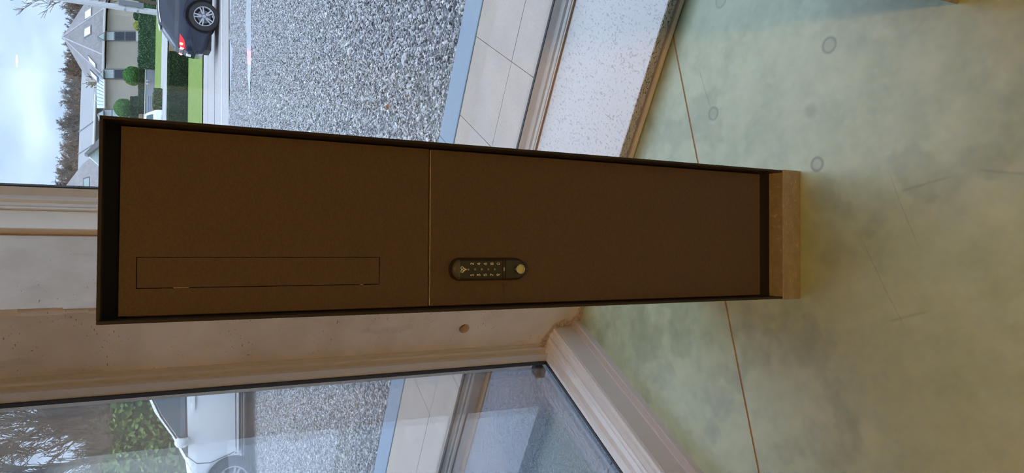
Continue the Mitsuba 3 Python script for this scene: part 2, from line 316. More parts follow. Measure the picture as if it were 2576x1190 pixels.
# partition window on the left, between room and entrance lobby
w2 = thing('window_2', 'low framed glass partition to the left of the column', kind='structure')
Y0, Y1 = 0.73, 1.712
def flip(p): return [(x, z) for x, z in p]
curb = [(-1.266, 0), (-1.265, .023), (-1.267, .026), (-1.287, .028), (-1.289, .03), (-1.291, .094), (-1.294, .097), (-1.425, .097), (-1.425, 0)]
obj('curb', prof_y(curb, Y0, Y1), 'mat_curb', w2, label='beige painted curb under the glass partition')
rail = [(-1.298, .097), (-1.298, .101), (-1.308, .103), (-1.310, .100), (-1.313, .100), (-1.316, .108), (-1.332, .112), (-1.334, .104), (-1.3365, .104), (-1.339, .112), (-1.352, .113), (-1.354, .1165), (-1.358, .1165), (-1.362, .113), (-1.380, .114), (-1.395, .121), (-1.412, .124), (-1.425, .124), (-1.430, .1195), (-1.445, .1195), (-1.445, .097)]
rail = [(x + .02 * min(1, max(0, (-1.297 - x) / .12)), z) for x, z in rail]
obj('rail', prof_y(rail, Y0, Y1 - .004), 'mat_frame', w2)
obj('drain_slot', bx(-1.333, -1.322, 1.565, 1.573, .1035, .1085), 'mat_seal', w2, label='small dark drain slot in the rail')
jp = [(-1.366, 1.717), (-1.366, 1.712), (-1.373, 1.709), (-1.375, 1.704)] + [(-1.376 + .0075 * math.cos(t), 1.6975 + .0065 * math.sin(t)) for t in np.linspace(1.3, -1.4, 9)] + [(-1.380, 1.690), (-1.384, 1.688), (-1.385, 1.676), (-1.378, 1.674), (-1.377, 1.668), (-1.393, 1.6665), (-1.404, 1.665), (-1.408, 1.665), (-1.408, 1.676), (-1.425, 1.68), (-1.425, 1.765), (-1.366, 1.765)]
obj('jamb', prof_z(Polygon(jp), 0.097, ZC - .01), 'mat_frame_dull', w2)
obj('jamb', prof_z(Polygon([(x, 2 * 1.2475 - y) for x, y in jp][::-1]), 0.097, ZC - .01), 'mat_frame_dull', w2)
obj('gasket', cat(bx(-1.417, -1.405, 1.6595, 1.6652, .118, ZC - .1), bx(-1.417, -1.407, .76, 1.665, .118, .1255)), 'mat_gasket', w2)
obj('pane', bx(-1.4204, -1.420, .76, 1.667, .118, ZC - .06), 'mat_glass', w2)
obj('pane', bx(-1.4364, -1.436, .76, 1.667, .118, ZC - .06), 'mat_glass', w2)
obj('glazing_block', prof_z(Polygon([(-1.442, 1.655), (-1.475, 1.655), (-1.475, 1.70), (-1.442, 1.70)]), .118, .150), 'mat_plastic', w2, label='small dark block behind the lower corner of the pane')

# entrance lobby seen through the partition
obj('lobby_carpet', bx(XL + .002, -1.502, .728, 2.195, 0.0005, 0.006), 'mat_carpet', kind='stuff', label='blue-grey carpet mat on the floor of the glazed lobby behind the partition')
for k, xs in enumerate((1.30,)):
    obj('carpet_seam', bx(XL + .01, -1.51, xs, xs + .004, 0.006, 0.0066), 'mat_shut', 'lobby_carpet')
w3 = thing('window_3', 'glazed front of the lobby seen through the partition', kind='structure')
p3 = [(2.24, 0), (2.24, .058), (2.247, .062), (2.262, .062), (2.264, .07), (2.280, .073), (2.284, .084), (2.292, .088), (2.30, .088), (2.30, 0)]
for nm, m in zip(('rail', 'rail', 'jamb', 'jamb'), framing(p3, XL, -1.524, .001, 2.95, 0)): obj(nm, m, 'mat_frame_grey', w3)
obj('threshold', bx(XL, -1.52, 2.2, 2.24, .0005, .012, .001), 'mat_seal', w3, label='dark brown strip between carpet and glass front')
obj('gasket', bx(XL + .08, -1.60, 2.286, 2.303, .084, .0925), 'mat_gasket', w3)
obj('pane', bx(XL + .08, -1.60, YF, YF + .0004, .088, 2.88), 'mat_glass', w3)

# ceiling lamps
for k, ((x, y), power) in enumerate(LAMPS):
    q = .62 if k == 1 else 1.0; S = np.diag([q, q, 1, 1])
    t = thing('ceiling_lamp', 'round warm ceiling lamp', 'lamp', 'round warm ceiling lamps')
    obj('housing', moved(lathe([(0, 0), (.15, 0), (.15, -.012), (.142, -.02), (.132, -.02), (.132, -.006), (0, -.006)][::-1]), 0, 0, 0), 'mat_lamp_body', t, smooth=30) if False else obj('housing', moved(vertex_of(lathe([(0, 0), (.15, 0), (.15, -.012), (.142, -.02), (.132, -.02), (.132, -.006), (0, -.006)][::-1]), S), x, y, ZC), 'mat_lamp_body', t, smooth=30)
    d = moved(vertex_of(rot(cyl(.128, .006, 32), 180, (1, 0, 0)), S), x, y, ZC - .0085)
    s = mikit.ply(d, 'mat_lamp_body'); s['emitter'] = {'type': 'area', 'radiance': {'type': 'rgb', 'value': (LAMP * power).tolist()}}
    obj('diffuser', s, None, t)

# ------------------------------------------------------------------ locker cabinets
def cabinet(origin, deg, label, with_lock=True):
    """Local frame: x to the right along the front, y into the cabinet, z up; front left bottom corner at the origin."""
    W, H, P, Dp, t, rec = 0.3015, 1.436, 0.059, 0.36, 0.005, 0.036
    M = trimesh.transformations.rotation_matrix(math.radians(deg), (0, 0, 1)); M[:3, 3] = origin
    c = thing('locker_cabinet', label, 'cabinet')
    def o(name, m, mt, parent=c, **k): return obj(name, vertex_of(m, M), mt, parent, **k)
    o('side_panel', bx(0, t, 0, Dp, P, H, .0008), 'mat_cabinet_shell'); o('side_panel', bx(W - t, W, 0, Dp, P, H, .0008), 'mat_cabinet_shell')
    o('top_panel', bx(t, W - t, 0, Dp, H - t, H, .0008), 'mat_cabinet_shell')
    o('back_panel', bx(t, W - t, Dp - .006, Dp, P, H - t), 'mat_cabinet')
    o('plinth', bx(-.0015, W + .0015, -.0008, Dp, 0.0002, P, .001), 'mat_mdf', label='light brown speckled board plinth under the cabinet')
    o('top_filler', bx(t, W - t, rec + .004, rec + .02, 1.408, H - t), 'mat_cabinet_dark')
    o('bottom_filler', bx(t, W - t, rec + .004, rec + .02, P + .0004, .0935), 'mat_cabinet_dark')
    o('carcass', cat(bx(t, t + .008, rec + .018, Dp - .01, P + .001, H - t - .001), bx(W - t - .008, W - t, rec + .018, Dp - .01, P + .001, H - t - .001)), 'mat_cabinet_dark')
    xa, xb = t + .003, W - t - .003
    # upper door with a flush flap let into it
    fx0, fx1, fz0, fz1 = .0497, .0962, 1.0128, 1.3868
    ud = perm(ext(Polygon([(xa, .9225), (xb, .9225), (xb, 1.4105), (xa, 1.4105)], [[(fx0 - .0009, fz0 - .0009), (fx1 + .0009, fz0 - .0009), (fx1 + .0009, fz1 + .0009), (fx0 - .0009, fz1 + .0009)]]), .018), [0, 2, 1])
    d1 = o('door', moved(ud, 0, rec, 0), 'mat_cabinet')
    o('flap', bx(fx0, fx1, rec + .0002, rec + .012, fz0, fz1, .0004), 'mat_cabinet', d1, label='narrow flush flap in the upper door')
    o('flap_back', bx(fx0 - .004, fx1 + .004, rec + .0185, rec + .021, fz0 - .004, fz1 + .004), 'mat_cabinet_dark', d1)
    o('latch', cat(bx(fx0 - .0007, fx0 + .0001, rec + .0006, rec + .003, 1.0405, 1.0455), bx(fx0 - .0007, fx0 + .0001, rec + .0006, rec + .003, 1.315, 1.337)), 'mat_edge', d1)
    d2 = o('door', bx(xa, xb, rec, rec + .018, .0935, .9184, .0006), 'mat_cabinet')
    o('edge_band', bx(xa + .001, xb - .001, rec + .0005, rec + .0175, .9184, .9188), 'mat_edge', d2, label='pale top edge of the lower door')
    if not with_lock: return c
    # keypad lock on the lower door
    cx = .0743; y = rec
    lk = c + '__keypad_lock'
    def front(poly, y0, y1): return moved(perm(ext(poly, y1 - y0), [0, 2, 1]), 0, y0, 0)
    def capsule(w, z0, z1, r):
        return Polygon([(cx - w, z0), (cx + w, z0), (cx + w, z1), (cx - w, z1)]).buffer(-r).buffer(r, quad_segs=10)
    def dome(poly, y0, y1, inset, steps=4):    # rounded rim: stacked insets joined as hulls
        P3 = []
        for k in range(steps + 1):
            a = k / steps * math.pi / 2; q = poly.buffer(-inset * (1 - math.cos(a)))
            P3.append(np.array([(px, y0 - (y0 - y1) * math.sin(a), pz) for px, pz in q.exterior.coords[:-1]]))
        P3.append(np.array([(px, y0, pz) for px, pz in poly.exterior.coords[:-1]]))
        return trimesh.convex.convex_hull(np.vstack(P3))
    body = capsule(.0218, .7275, .8825, .0215)
    o('housing', dome(body, y, y - .017, .006), 'mat_lock_black', lk, smooth=25)
    top = Polygon([(cx - .0195, .8625), (cx + .0195, .8625), (cx + .0195, .8815), (cx - .0195, .8815)]).intersection(body.buffer(-.0012))
    bow = dome(top, y - .008, y - .0182, .007)
    o('brow', bow, 'mat_lock_grey', lk, smooth=30, label='rounded upper end of the lock catching light')
    o('knob_plate', dome(Polygon([(cx - .0195, .7755), (cx + .0195, .7755), (cx + .0185, .745), (cx + .012, .7335), (cx, .7285), (cx - .012, .7335), (cx - .0185, .745)]).buffer(-.003).buffer(.003), y - .012, y - .0185, .003), 'mat_lock_black', lk, smooth=25)
    o('groove', front(LineString([(cx - .0175, .7778), (cx - .009, .7795), (cx + .009, .7795), (cx + .0175, .7778)]).buffer(.0006), y - .0188, y - .0165), 'mat_gasket', lk)
    ring = rot(lathe([(.0095, 0), (.0095, .006), (.0088, .0068), (.0079, .0068), (.0075, .006), (.0075, 0)], 32), 90, (1, 0, 0))
    kn = o('knob', moved(ring, cx, y - .0185, .7452), 'mat_chrome', lk, smooth=30, label='chrome ring around the brass centre')
    o('core', moved(rot(lathe([(0, 0), (.0076, 0), (.0076, .0052), (.005, .0046), (0, .0046)], 28), 90, (1, 0, 0)), cx, y - .0185, .7452), 'mat_brass', lk, smooth=30, label='brass coloured centre of the knob')
    o('pointer', trimesh.convex.convex_hull(np.array([(cx - .003, y - .021, .737), (cx + .003, y - .021, .737), (cx, y - .019, .7255), (cx - .003, y - .0165, .737), (cx + .003, y - .0165, .737), (cx, y - .0165, .7255)])), 'mat_lock_grey', lk)
    o('marker', front(sbox(cx - .0035, .7765, cx + .0035, .7785), y - .0192, y - .0170), 'mat_edge', lk)
    Rm = trimesh.transformations.rotation_matrix(math.pi / 2, (1, 0, 0))
    for k in range(5):
        z = .8432 - k * .01345
        for j, xx in enumerate((cx - .0103, cx + .0103)):
            dg = '13579'[k] if j == 0 else '24680'[k]
            b = o('button', moved(rot(lathe([(0, 0), (.0043, 0), (.0042, .0006), (0, .0008)], 20), 90, (1, 0, 0)), xx, y - .017, z), 'mat_lock_black', lk)
            tm = meshkit.text_mesh(dg, .0062, .0005, bold=True); tm.apply_transform(Rm); bb = tm.bounds
            o('digit', moved(tm, xx - (bb[0][0] + bb[1][0]) / 2, y - .0179, z - (bb[0][2] + bb[1][2]) / 2), 'mat_print', b)
        o('dot', moved(rot(lathe([(0, 0), (.0019, 0), (.0017, .0004), (0, .0005)], 16), 90, (1, 0, 0)), cx, y - .0170, z + .0067), 'mat_dot', lk)
    cl = [Point(-.0030, .0022).buffer(.0024).exterior, Point(.0030, .0022).buffer(.0024).exterior, LineString([(-.0045, .001), (0, -.0055), (.0045, .001)]), LineString([(-.002, -.0005), (.0018, -.0045)]), LineString([(0, -.0055), (0, -.0072)])]
    sh = shapely.union_all([q.buffer(.0006) for q in cl]); sh = shapely.affinity.translate(sh, cx, .8605)
    o('symbol', cat([front(q, y - .0176, y - .0165) for q in getattr(sh, 'geoms', [sh])]), 'mat_print', lk, label='pale printed emblem above the number keys')
    return c
import shapely.affinity
cabinet((-0.6622, 0.9389, 0), 29.673, 'tall dark brown-black locker cabinet with two doors and a number keypad lock')
cabinet((0.030, 0.912, 0), 0.0, 'second dark cabinet, of which only a plinth corner shows at the picture edge', True)

# ------------------------------------------------------------------ outside: paving, edging, gravel
pv = thing('paving', 'beige paving tiles along the outside of the glass front', kind='structure')
px_, xt = 0.405, -0.605
ys = [(2.372, 2.7335), (2.7365, 3.178)]
for i in range(-14, 12):
    for (a, b_) in ys:
        obj('tile', bx(xt + i * px_ + .0015, xt + (i + 1) * px_ - .0015, a, b_, -.05, .0 if (i + int(a * 10)) % 3 else .0008, .0012), 'mat_tile', pv)
obj('bedding', bx(xt - 14 * px_, xt + 12 * px_, 2.365, 3.18, -.06, -.006), 'mat_grout', pv)
ed = thing('edging', 'blue-grey stone edging strip between the paving and the gravel', kind='structure')
for i in range(-7, 6):
    obj('kerbstone', bx(-.605 + i * .9 + .3, -.605 + (i + 1) * .9 + .298, 3.181, 3.392, -.08, .006, .003), 'mat_bluestone', ed)
def quad(pts, th=.05):
    p = np.array(pts, float); q = p - [0, 0, th]; n = len(p)
    f = [[0, i, i + 1] for i in range(1, n - 1)] + [[n, n + i + 1, n + i] for i in range(1, n - 1)]
    for i in range(n): j = (i + 1) % n; f += [[i, i + n, j], [j, i + n, j + n]]
    m = trimesh.Trimesh(np.vstack([p, q]), f, process=False)
    return m
def gz(x, y, o=0): return (x, y, float(zg(x, y)) + o)
def ab(a, b): p = a * AV + b * BV; return p[0], p[1]
far = 15.45
bed = [(-16, 3.393), (11, 3.393)]
far_l = ab(-22, far); far_r = ab(22, far)
obj('gravel_bed', quad([gz(-14, 3.393, -.02), gz(11, 3.393, -.02), gz(*far_r, -.02), gz(*far_l, -.02)], .1), 'mat_gravel_bed', kind='structure', label='stony ground under the gravel')
# one square metre of pebbles, in four variants, laid again and again
def pebbles(seed, n=3900):
    rg = np.random.default_rng(seed)
    ico = trimesh.creation.icosphere(0, 1.0); V0, F0 = np.asarray(ico.vertices), np.asarray(ico.faces)
    n2 = len(V0)
    pos = np.c_[rg.uniform(0, 1, (n, 2)), rg.uniform(-.004, .008, n)]
    r = 0.0080 * np.exp(rg.normal(0, .28, n))
    sc = np.stack([r * rg.uniform(1.0, 1.6, n), r * rg.uniform(.8, 1.1, n), r * rg.uniform(.45, .8, n)], 1)
    v = V0[None] * (1 + rg.uniform(-.22, .22, (n, n2, 1))) * sc[:, None]
    tilt = rg.normal(0, .45, (n, 2)); th = rg.uniform(0, 2 * math.pi, n)
    c, s = np.cos(th), np.sin(th)
    x, y, z = v[..., 0], v[..., 1], v[..., 2]
    x, z = x * np.cos(tilt[:, :1]) + z * np.sin(tilt[:, :1]), -x * np.sin(tilt[:, :1]) + z * np.cos(tilt[:, :1])
    y, z = y * np.cos(tilt[:, 1:]) + z * np.sin(tilt[:, 1:]), -y * np.sin(tilt[:, 1:]) + z * np.cos(tilt[:, 1:])
    v = np.stack([x * c[:, None] - y * s[:, None], x * s[:, None] + y * c[:, None], z], -1) + pos[:, None]
    val = np.clip(rg.normal(.32, .145, n), .06, .75)[:, None]; tint = np.array([0.99, 0.98, 1.01]) + rg.normal(0, .025, (n, 3)) + np.where(rg.random((n, 1)) < .12, [[.08, .02, -.06]], 0)
    col = np.repeat((val * tint)[:, None], n2, 1).reshape(-1, 3)
    f = (F0[None] + (np.arange(n) * n2)[:, None, None]).reshape(-1, 3)
    return trimesh.Trimesh(v.reshape(-1, 3), f, process=False), np.clip(col, 0, 1)
for k in range(4):
    m, c = pebbles(20 + k)
    scene[f'gravel_patch_{k}'] = {'type': 'shapegroup', 'stones': mikit.ply(m, 'mat_pebble', smooth=False, color=c)}
rg = np.random.default_rng(5); cnt = 0
for i in range(-19, 10):
    for j in range(0, 18):
        x, y = i + .5, 3.393 + j + .5
        P = np.array([x, y, 0]); f, r, b = P @ FV, P @ RV, P @ BV
        if b > far - .3 or f < 2.5 or abs(r) > 0.36 * f + 2.2: continue
        cnt += 1
        q = rg.integers(4)
        A = np.eye(4); A[:2, :2] = np.array([[1, 0], [0, 1]]) if q == 0 else np.array([[0, -1], [1, 0]]) if q == 1 else np.array([[-1, 0], [0, -1]]) if q == 2 else np.array([[0, 1], [-1, 0]])
        A[:2, 3] = -A[:2, :2] @ [.5, .5]
        S = np.eye(4); S[2, 0], S[2, 1] = .011 * FV[0], .011 * FV[1]; S[:3, 3] = [x, y, float(zg(x, y))]
        scene[f'gravel__{cnt:03d}'] = {'type': 'instance', 'shapegroup': {'type': 'ref', 'id': f'gravel_patch_{rg.integers(4)}'}, 'to_world': T4((S @ A).tolist())}
tag('gravel', 'blue-grey pea gravel covering the forecourt', 'gravel', kind='stuff')

def gpoint(px, py):
    n = np.array([0, 0, 1.0]) - .011 * FV; return plane_hit(px, py, n, -.044)
def blob(seed, r, sq=(1, 1, .6), sub=3, k=.25):
    s = trimesh.creation.icosphere(sub, 1.0); v = np.asarray(s.vertices); rgb = np.random.default_rng(seed)
    v = v * (1 + k * (2 * meshkit.noise(v * 1.7 + rgb.uniform(0, 40, 3)).reshape(-1, 1) - 1)); return trimesh.Trimesh(v * np.array(sq) * r, s.faces, process=False)
p = gpoint(1023, 150)
obj('pale_stone', moved(blob(3, .034, (1.2, .8, .6)), p[0], p[1], p[2] + .012), 'mat_stone_pale', smooth=30, label='largest pale stone lying among the gravel', category='stone')
def leaf_mesh(L, Wd, fold=.25):
    u = np.linspace(0, 1, 7); w = Wd * np.sin(np.pi * u ** .8) * .5
    mid = np.c_[u * L, 0 * u, .15 * L * np.sin(np.pi * u)]
    v = np.vstack([mid, mid + np.c_[0 * u, w, fold * w], mid + np.c_[0 * u, -w, fold * w]])
    f = []
    for i in range(6): f += [[i, i + 1, 7 + i + 1], [i, 8 + i, 7 + i], [i + 1, i, 14 + i], [i + 1, 14 + i, 15 + i]]
    top = trimesh.Trimesh(v, f, process=False)
    return top
p = gpoint(988, 268)
obj('fallen_leaf', moved(rot(rot(leaf_mesh(.05, .03), 35, (1, 0, 0)), 60, (0, 0, 1)), p[0] - .02, p[1], p[2] + .022), 'mat_leaf_brown', label='single dry brown leaf lying on the gravel', category='leaf')
def puddle():
    rgp = np.random.default_rng(6); a = np.linspace(4.2, 9.6, 90)
    c = 11.73 + .05 * np.sin(a * 2.1) ; w = .42 * np.clip((a - 4.2) / 2.0, .05, 1) * (1 + .45 * np.interp(a, np.linspace(4, 10, 24), rgp.uniform(-1, 1, 24)))
    poly = Polygon([(x, y) for x, y in zip(a, c + w)] + [(x, y) for x, y in zip(a[::-1], (c - w)[::-1])]).buffer(0)
    m = street(prof_z(poly, 0, .001)); v = np.asarray(m.vertices); v[:, 2] += zg(v[:, 0], v[:, 1]) + .013
    return trimesh.Trimesh(v, m.faces, process=False)
obj('puddle', puddle(), 'mat_water', label='long thin puddle on the gravel mirroring the sky and a red tail light', category='puddle')

# ------------------------------------------------------------------ street, verge, gardens and terrain (street frame a, b, z)
PB = np.array([15.4, 24.3, 36.0, 37.6, 38.0, 41.5, 48.5, 51.2, 51.5, 60.0, 90.0, 115.0, 150.0, 190.0]); PZ = np.array([.135, .24, .372, 1.30, 1.36, 1.64, 2.05, 2.14, 2.70, 3.40, 4.4, 6.5, 11.3, 14.5])
def zt(b): return np.interp(b, PB, PZ)
def band(b0, b1, a0, a1, lift=0.0, th=.06):
    bs = np.unique(np.r_[b0, PB[(PB > b0) & (PB < b1)], b1]); v, f = [], []
    for k, b in enumerate(bs): v += [(a0, b, zt(b) + lift), (a1, b, zt(b) + lift)]
    n = len(v); v += [(x, y, z - th) for x, y, z in v]
    for k in range(len(bs) - 1):
        i = 2 * k; f += [[i, i + 1, i + 3], [i, i + 3, i + 2], [n + i, n + i + 3, n + i + 1], [n + i, n + i + 2, n + i + 3]]
    return street(trimesh.Trimesh(np.array(v, float), f, process=False))
obj('terrain', band(24.3, 190, -140, 160, -.03, .3), 'mat_earth', kind='structure', label='rising ground across the street')
rd = thing('road', 'pale wet street of concrete slabs beyond the gravel', kind='structure')
for (b0, b1) in ((15.42, 17.06), (17.24, 19.34), (19.46, 22.06), (22.14, 24.3)):
    obj('lane', band(b0, b1, -60, 70, 0, .1), 'mat_road', rd)
obj('gutter_line', band(17.06, 17.24, -60, 70, .004), 'mat_road_line', rd)
obj('joint', band(19.34, 19.46, -60, 70, -.004), 'mat_road_dark', rd); obj('joint', band(22.06, 22.14, -60, 70, -.004), 'mat_road_mid', rd)
obj('grass_verge', band(24.32, 36.01, -60, 70, .03), 'mat_grass', kind='structure', label='green grass verge between street and hedge')
obj('driveway', band(37.75, 41.4, -40, 19.5, .03), 'mat_path', kind='structure', label='pale driveway behind the long dark hedge')
obj('lawn', band(41.5, 48.4, -40, 60, .03), 'mat_grass', kind='structure', label='sloping lawn above the driveway')

LEAFV = np.array([[0, 0, 0], [.5, .32, .05], [1, 0, 0], [.5, -.32, .05]]); LEAFF = np.array([[0, 1, 2], [0, 2, 3]])
def scatter(pts, nrm, size, rg, c0, c1, jitter=.6):
    n = len(pts); d = nrm + rg.normal(0, jitter, (n, 3)); d /= np.linalg.norm(d, axis=1, keepdims=True)
    s = np.cross(d, rg.normal(0, 1, (n, 3))); s /= np.linalg.norm(s, axis=1, keepdims=True); t = np.cross(d, s)
    L = size * rg.uniform(.7, 1.3, (n, 1))
    v = pts[:, None] + (LEAFV[None, :, 0:1] - .5) * (s * L)[:, None] + LEAFV[None, :, 1:2] * (t * L)[:, None] + LEAFV[None, :, 2:3] * (d * L)[:, None]
    f = (LEAFF[None] + 4 * np.arange(n)[:, None, None]).reshape(-1, 3)
    w = np.clip(rg.normal(.5, .28, (n, 1)), 0, 1); col = np.asarray(c0) * (1 - w) + np.asarray(c1) * w
    return trimesh.Trimesh(v.reshape(-1, 3), f, process=False), np.repeat(col, 4, 0)
def foliage(core, n, size, seed, c0, c1, ccore, rough=.06):
    rg = np.random.default_rng(seed)
    core = core.subdivide_to_size(max(.25, size * 2)); core.merge_vertices()
    v = np.asarray(core.vertices); core.vertices = v + np.asarray(core.vertex_normals) * (rough * (2 * meshkit.noise(v * 2.5).reshape(-1, 1) - 1.4))
    p, fi = trimesh.sample.sample_surface(core, n, seed=seed); nr = core.face_normals[fi]
    lf, lc = scatter(np.asarray(p), np.asarray(nr), size, rg, c0, c1)
    m = cat(trimesh.Trimesh(core.vertices, core.faces, process=False), lf)
    return m, np.vstack([np.tile(np.asarray(ccore, float), (len(core.vertices), 1)), lc])
def hedge(name, a0, a1, b0, b1, z0, z1, label, c0, c1, seed, n, size=.09, catg='hedge', group=None, slope=None):
    m = bx(a0, a1, b0, b1, z0, z1, .05)
    m, c = foliage(m, n, size, seed, c0, c1, np.asarray(c0) * .6)
    return obj(name, street(m), 'mat_vcol', color=c, label=label, category=catg, group=group)
def AZ(px, py, b): v = V(px, py, b); return v[0], v[2]
def span(y0, y1, x0, x1, b):                 # image span at distance b: (a0, a1, z0, z1)
    a0, z1 = AZ(x0, y1, b); a1, z0 = AZ(x1, y0, b); return a0, a1, min(z0, z1), max(z0, z1)
DK0, DK1 = (.028, .055, .030), (.07, .13, .06)
a0, a1, z0, z1 = span(135, 330, 420, 475, 36.3)
hedge('garden_hedge', a0 - 5, a1 + 0.0, 36.05, 37.6, .33, z1, 'long dark clipped hedge along the grass verge', DK0, (.085, .12, .055), 1, 15000, .08)
a0, a1, z0, z1 = span(222, 276, 385, 411, 40.2)
hedge('garden_hedge', a0, a1, 40.2, 41.3, z0 - .2, z1, 'olive green box hedge beside the far white car', (.07, .10, .04), (.19, .23, .10), 2, 2500, .09)
a0, a1, z0, z1 = span(0, 152, 346, 392, 48.6)
hedge('garden_hedge', a0, a1 + 8, 48.6, 50.0, z0 - .2, z1, 'tall grey-green hedge below the house on the right', (.06, .12, .07), (.17, .27, .17), 3, 9000, .12)
a0, a1, z0, z1 = span(155, 275, 345, 363, 51.5)
hedge('garden_hedge', a0, a1, 51.75, 52.5, z0 - .2, z1, 'dark hedge on top of the blue-grey retaining wall', DK0, (.09, .10, .055), 4, 3500, .09)
a0, a1, z0, z1 = span(241, 312, 325, 341, 54.0)
hedge('garden_hedge', a0, a1, 54.0, 54.9, z0 - .2, z1, 'small dark hedge beside the lower round topiary bush', DK0, DK1, 5, 2000, .09)
def topiary(px, py, rpx, b, label, seed):
    a, z = AZ(px, py, b); r = abs(AZ(px, py - rpx, b)[0] - a)
    s = trimesh.creation.icosphere(4, r); s.vertices = np.asarray(s.vertices) * [1, 1, .95]
    m, c = foliage(s, 2600, .09, seed, (.05, .15, .04), (.17, .34, .09), (.04, .10, .035), .03)
    t = thing('topiary_bush', label, 'bush')
    obj('crown', street(moved(m, a, b, z)), 'mat_vcol', t, color=c)
    obj('trunk', street(moved(cyl(.06, z - zt(b) - r * .8, 10), a, b, zt(b) - .02)), 'mat_bark', t)
topiary(335, 191, 22.5, 53.2, 'green ball-shaped topiary bush above the retaining wall', 6)
topiary(312, 272, 22.5, 56.2, 'green ball-shaped topiary bush nearest the cabinet', 7)
a, z = AZ(352, 40, 51.2); s = trimesh.creation.icosphere(3, .42); m, c = foliage(s, 900, .1, 8, DK0, DK1, DK0)
obj('shrub', street(moved(m, a, 51.2, z)), 'mat_vcol', color=c, label='dark little shrub behind the tall grey-green hedge', category='shrub')
a, z = AZ(352, 65, 50.6); s = trimesh.creation.icosphere(3, .40); m, c = foliage(s, 700, .1, 9, (.20, .24, .04), (.42, .46, .10), (.2, .22, .05))
obj('shrub', street(moved(m, a, 50.6, z)), 'mat_vcol', color=c, label='yellow-green little shrub behind the tall hedge', category='shrub')
# retaining wall, wall lamps, steps
a0, a1, z0, z1 = span(152, 275, 363, 391, 51.0)
rw = thing('retaining_wall', 'blue-grey rendered retaining wall under the dark hedge', 'wall')
obj('wall_body', street(bx(a0 - 3, a1, 51.0, 51.4, z0 - .5, z1 - .05)), 'mat_render_blue', rw)
obj('coping', street(bx(a0 - 3, a1 + .04, 50.95, 51.45, z1 - .05, z1, .01)), 'mat_white', rw, label='pale coping on the retaining wall')
for px, py in ((371, 203), (371, 211)):
    a, z = AZ(px, py, 50.95)
    t = thing('wall_lamp', 'small white lamp on the blue-grey retaining wall', 'lamp', 'small lamps on the retaining wall')
    obj('shade', street(moved(rot(cyl(.07, .09, 12, .05), 90, (1, 0, 0)), a, 50.98, z)), 'mat_white', t); obj('bracket', street(bx(a - .02, a + .02, 50.93, 51.0, z - .16, z - .04)), 'mat_white', t)
st_ = thing('garden_steps', 'steps with dark risers between wall and box hedge', 'steps')
for k in range(4):
    a, z = AZ(370 + 4.5 * k, 268, 49.0 - .5 * k)
    obj('step', street(bx(a - .65, a + .75, 49.0 - .5 * k, 49.6 - .5 * k, z - .5, z - .05)), 'mat_grey', st_)
    obj('tread', street(bx(a - .67, a + .77, 48.97 - .5 * k, 49.6 - .5 * k, z - .05, z)), 'mat_render_blue', st_)

# ------------------------------------------------------------------ houses
def sbx(y0, y1, x0, x1, b0, b1, grow=0): a0, a1, z0, z1 = span(y0, y1, x0, x1, b0); return street(bx(a0, a1, b0, b1, z0 - grow, z1))
def pane_on(poly_px, b, th=.04):
    q = [AZ(x, y, b) for x, y in poly_px]; return street(moved(perm(ext(Polygon(q), th), [0, 2, 1]), 0, b - th, 0))
HB = 60.0
h1 = thing('house', 'cream house with a steep hipped slate roof and tall window strips', 'house')
a0, a1, z0, z1 = span(45, 300, 262, 350, HB)
aR = AZ(275, -120, HB + 12)[0]
obj('wall', street(prof_z(Polygon([(a0 - 6, HB), (a1, HB), (aR - .6, HB + 11.4), (a0 - 6, HB + 11.4)]), 2.6, z1)), 'mat_render', h1)
ze = z1
def roofmesh(v, f, th=.15):
    v = np.array(v, float); n = len(v); F = [list(x) for x in f] + [[a + n, c + n, b + n] for a, b, c in f]
    m = trimesh.Trimesh(np.vstack([v, v - [0, 0, th]]), F, process=False); return m
pk = V(157, 93, HB + 4.5); e1 = V(262, 34, HB - .35); e2 = V(260, 137, HB - .35); e3 = V(258, 186, HB - .1)
zl = e1[2]
rv = [pk, (a1 + .6, HB - .35, zl), (e2[0], HB - .35, zl), (a0 + 6.0, HB + .2, zl), (a0 + 6.0, HB + 9.4, zl), (a1 + .6, HB + 9.4, zl)]
rv[3] = (V(243, 184, HB + .2)[0] - .1, HB + .2, zl)
rv[4] = (rv[3][0], HB + 12, zl); rv[5] = (aR, HB + 12, zl); rv[1] = (a1 + .25, HB - .35, zl)
roof = obj('roof', street(roofmesh(rv, [(0, 2, 1), (0, 3, 2), (0, 4, 3), (0, 5, 4), (0, 1, 5)])), 'mat_slate', h1)
obj('ridge', street(cat(tube(pk, rv[2], .07), tube(pk, rv[1], .06), tube(pk, rv[3], .06))), 'mat_roof_edge', h1)
obj('gutter', street(bx(rv[3][0], a1 + .3, HB - .48, HB - .34, zl - .12, zl + .03, .02)), 'mat_white', h1)
def on_roof(i, j, k, poly_px, lift, th, mt, nm, par):   # a flat piece lying on the roof plane through three of its corners
    A, B, C = (np.array(rv[q]) for q in (i, j, k)); n = np.cross(B - A, C - A); n /= np.linalg.norm(n)
    if n[2] < 0: n = -n
    nw = SM[:3, :3] @ n; Aw = SM[:3, :3] @ A
    pts = [plane_hit(x, y, nw, Aw @ nw + lift) for x, y in poly_px]
    q = np.array(pts); lo = q - nw * th; v = np.vstack([q, lo]); N = len(q)
    f = [[0, a_, a_ + 1] for a_ in range(1, N - 1)] + [[N, N + a_ + 1, N + a_] for a_ in range(1, N - 1)]
    for a_ in range(N): b_ = (a_ + 1) % N; f += [[a_, a_ + N, b_], [b_, a_ + N, b_ + N]]
    return obj(nm, trimesh.Trimesh(v, f, process=False), mt, par)
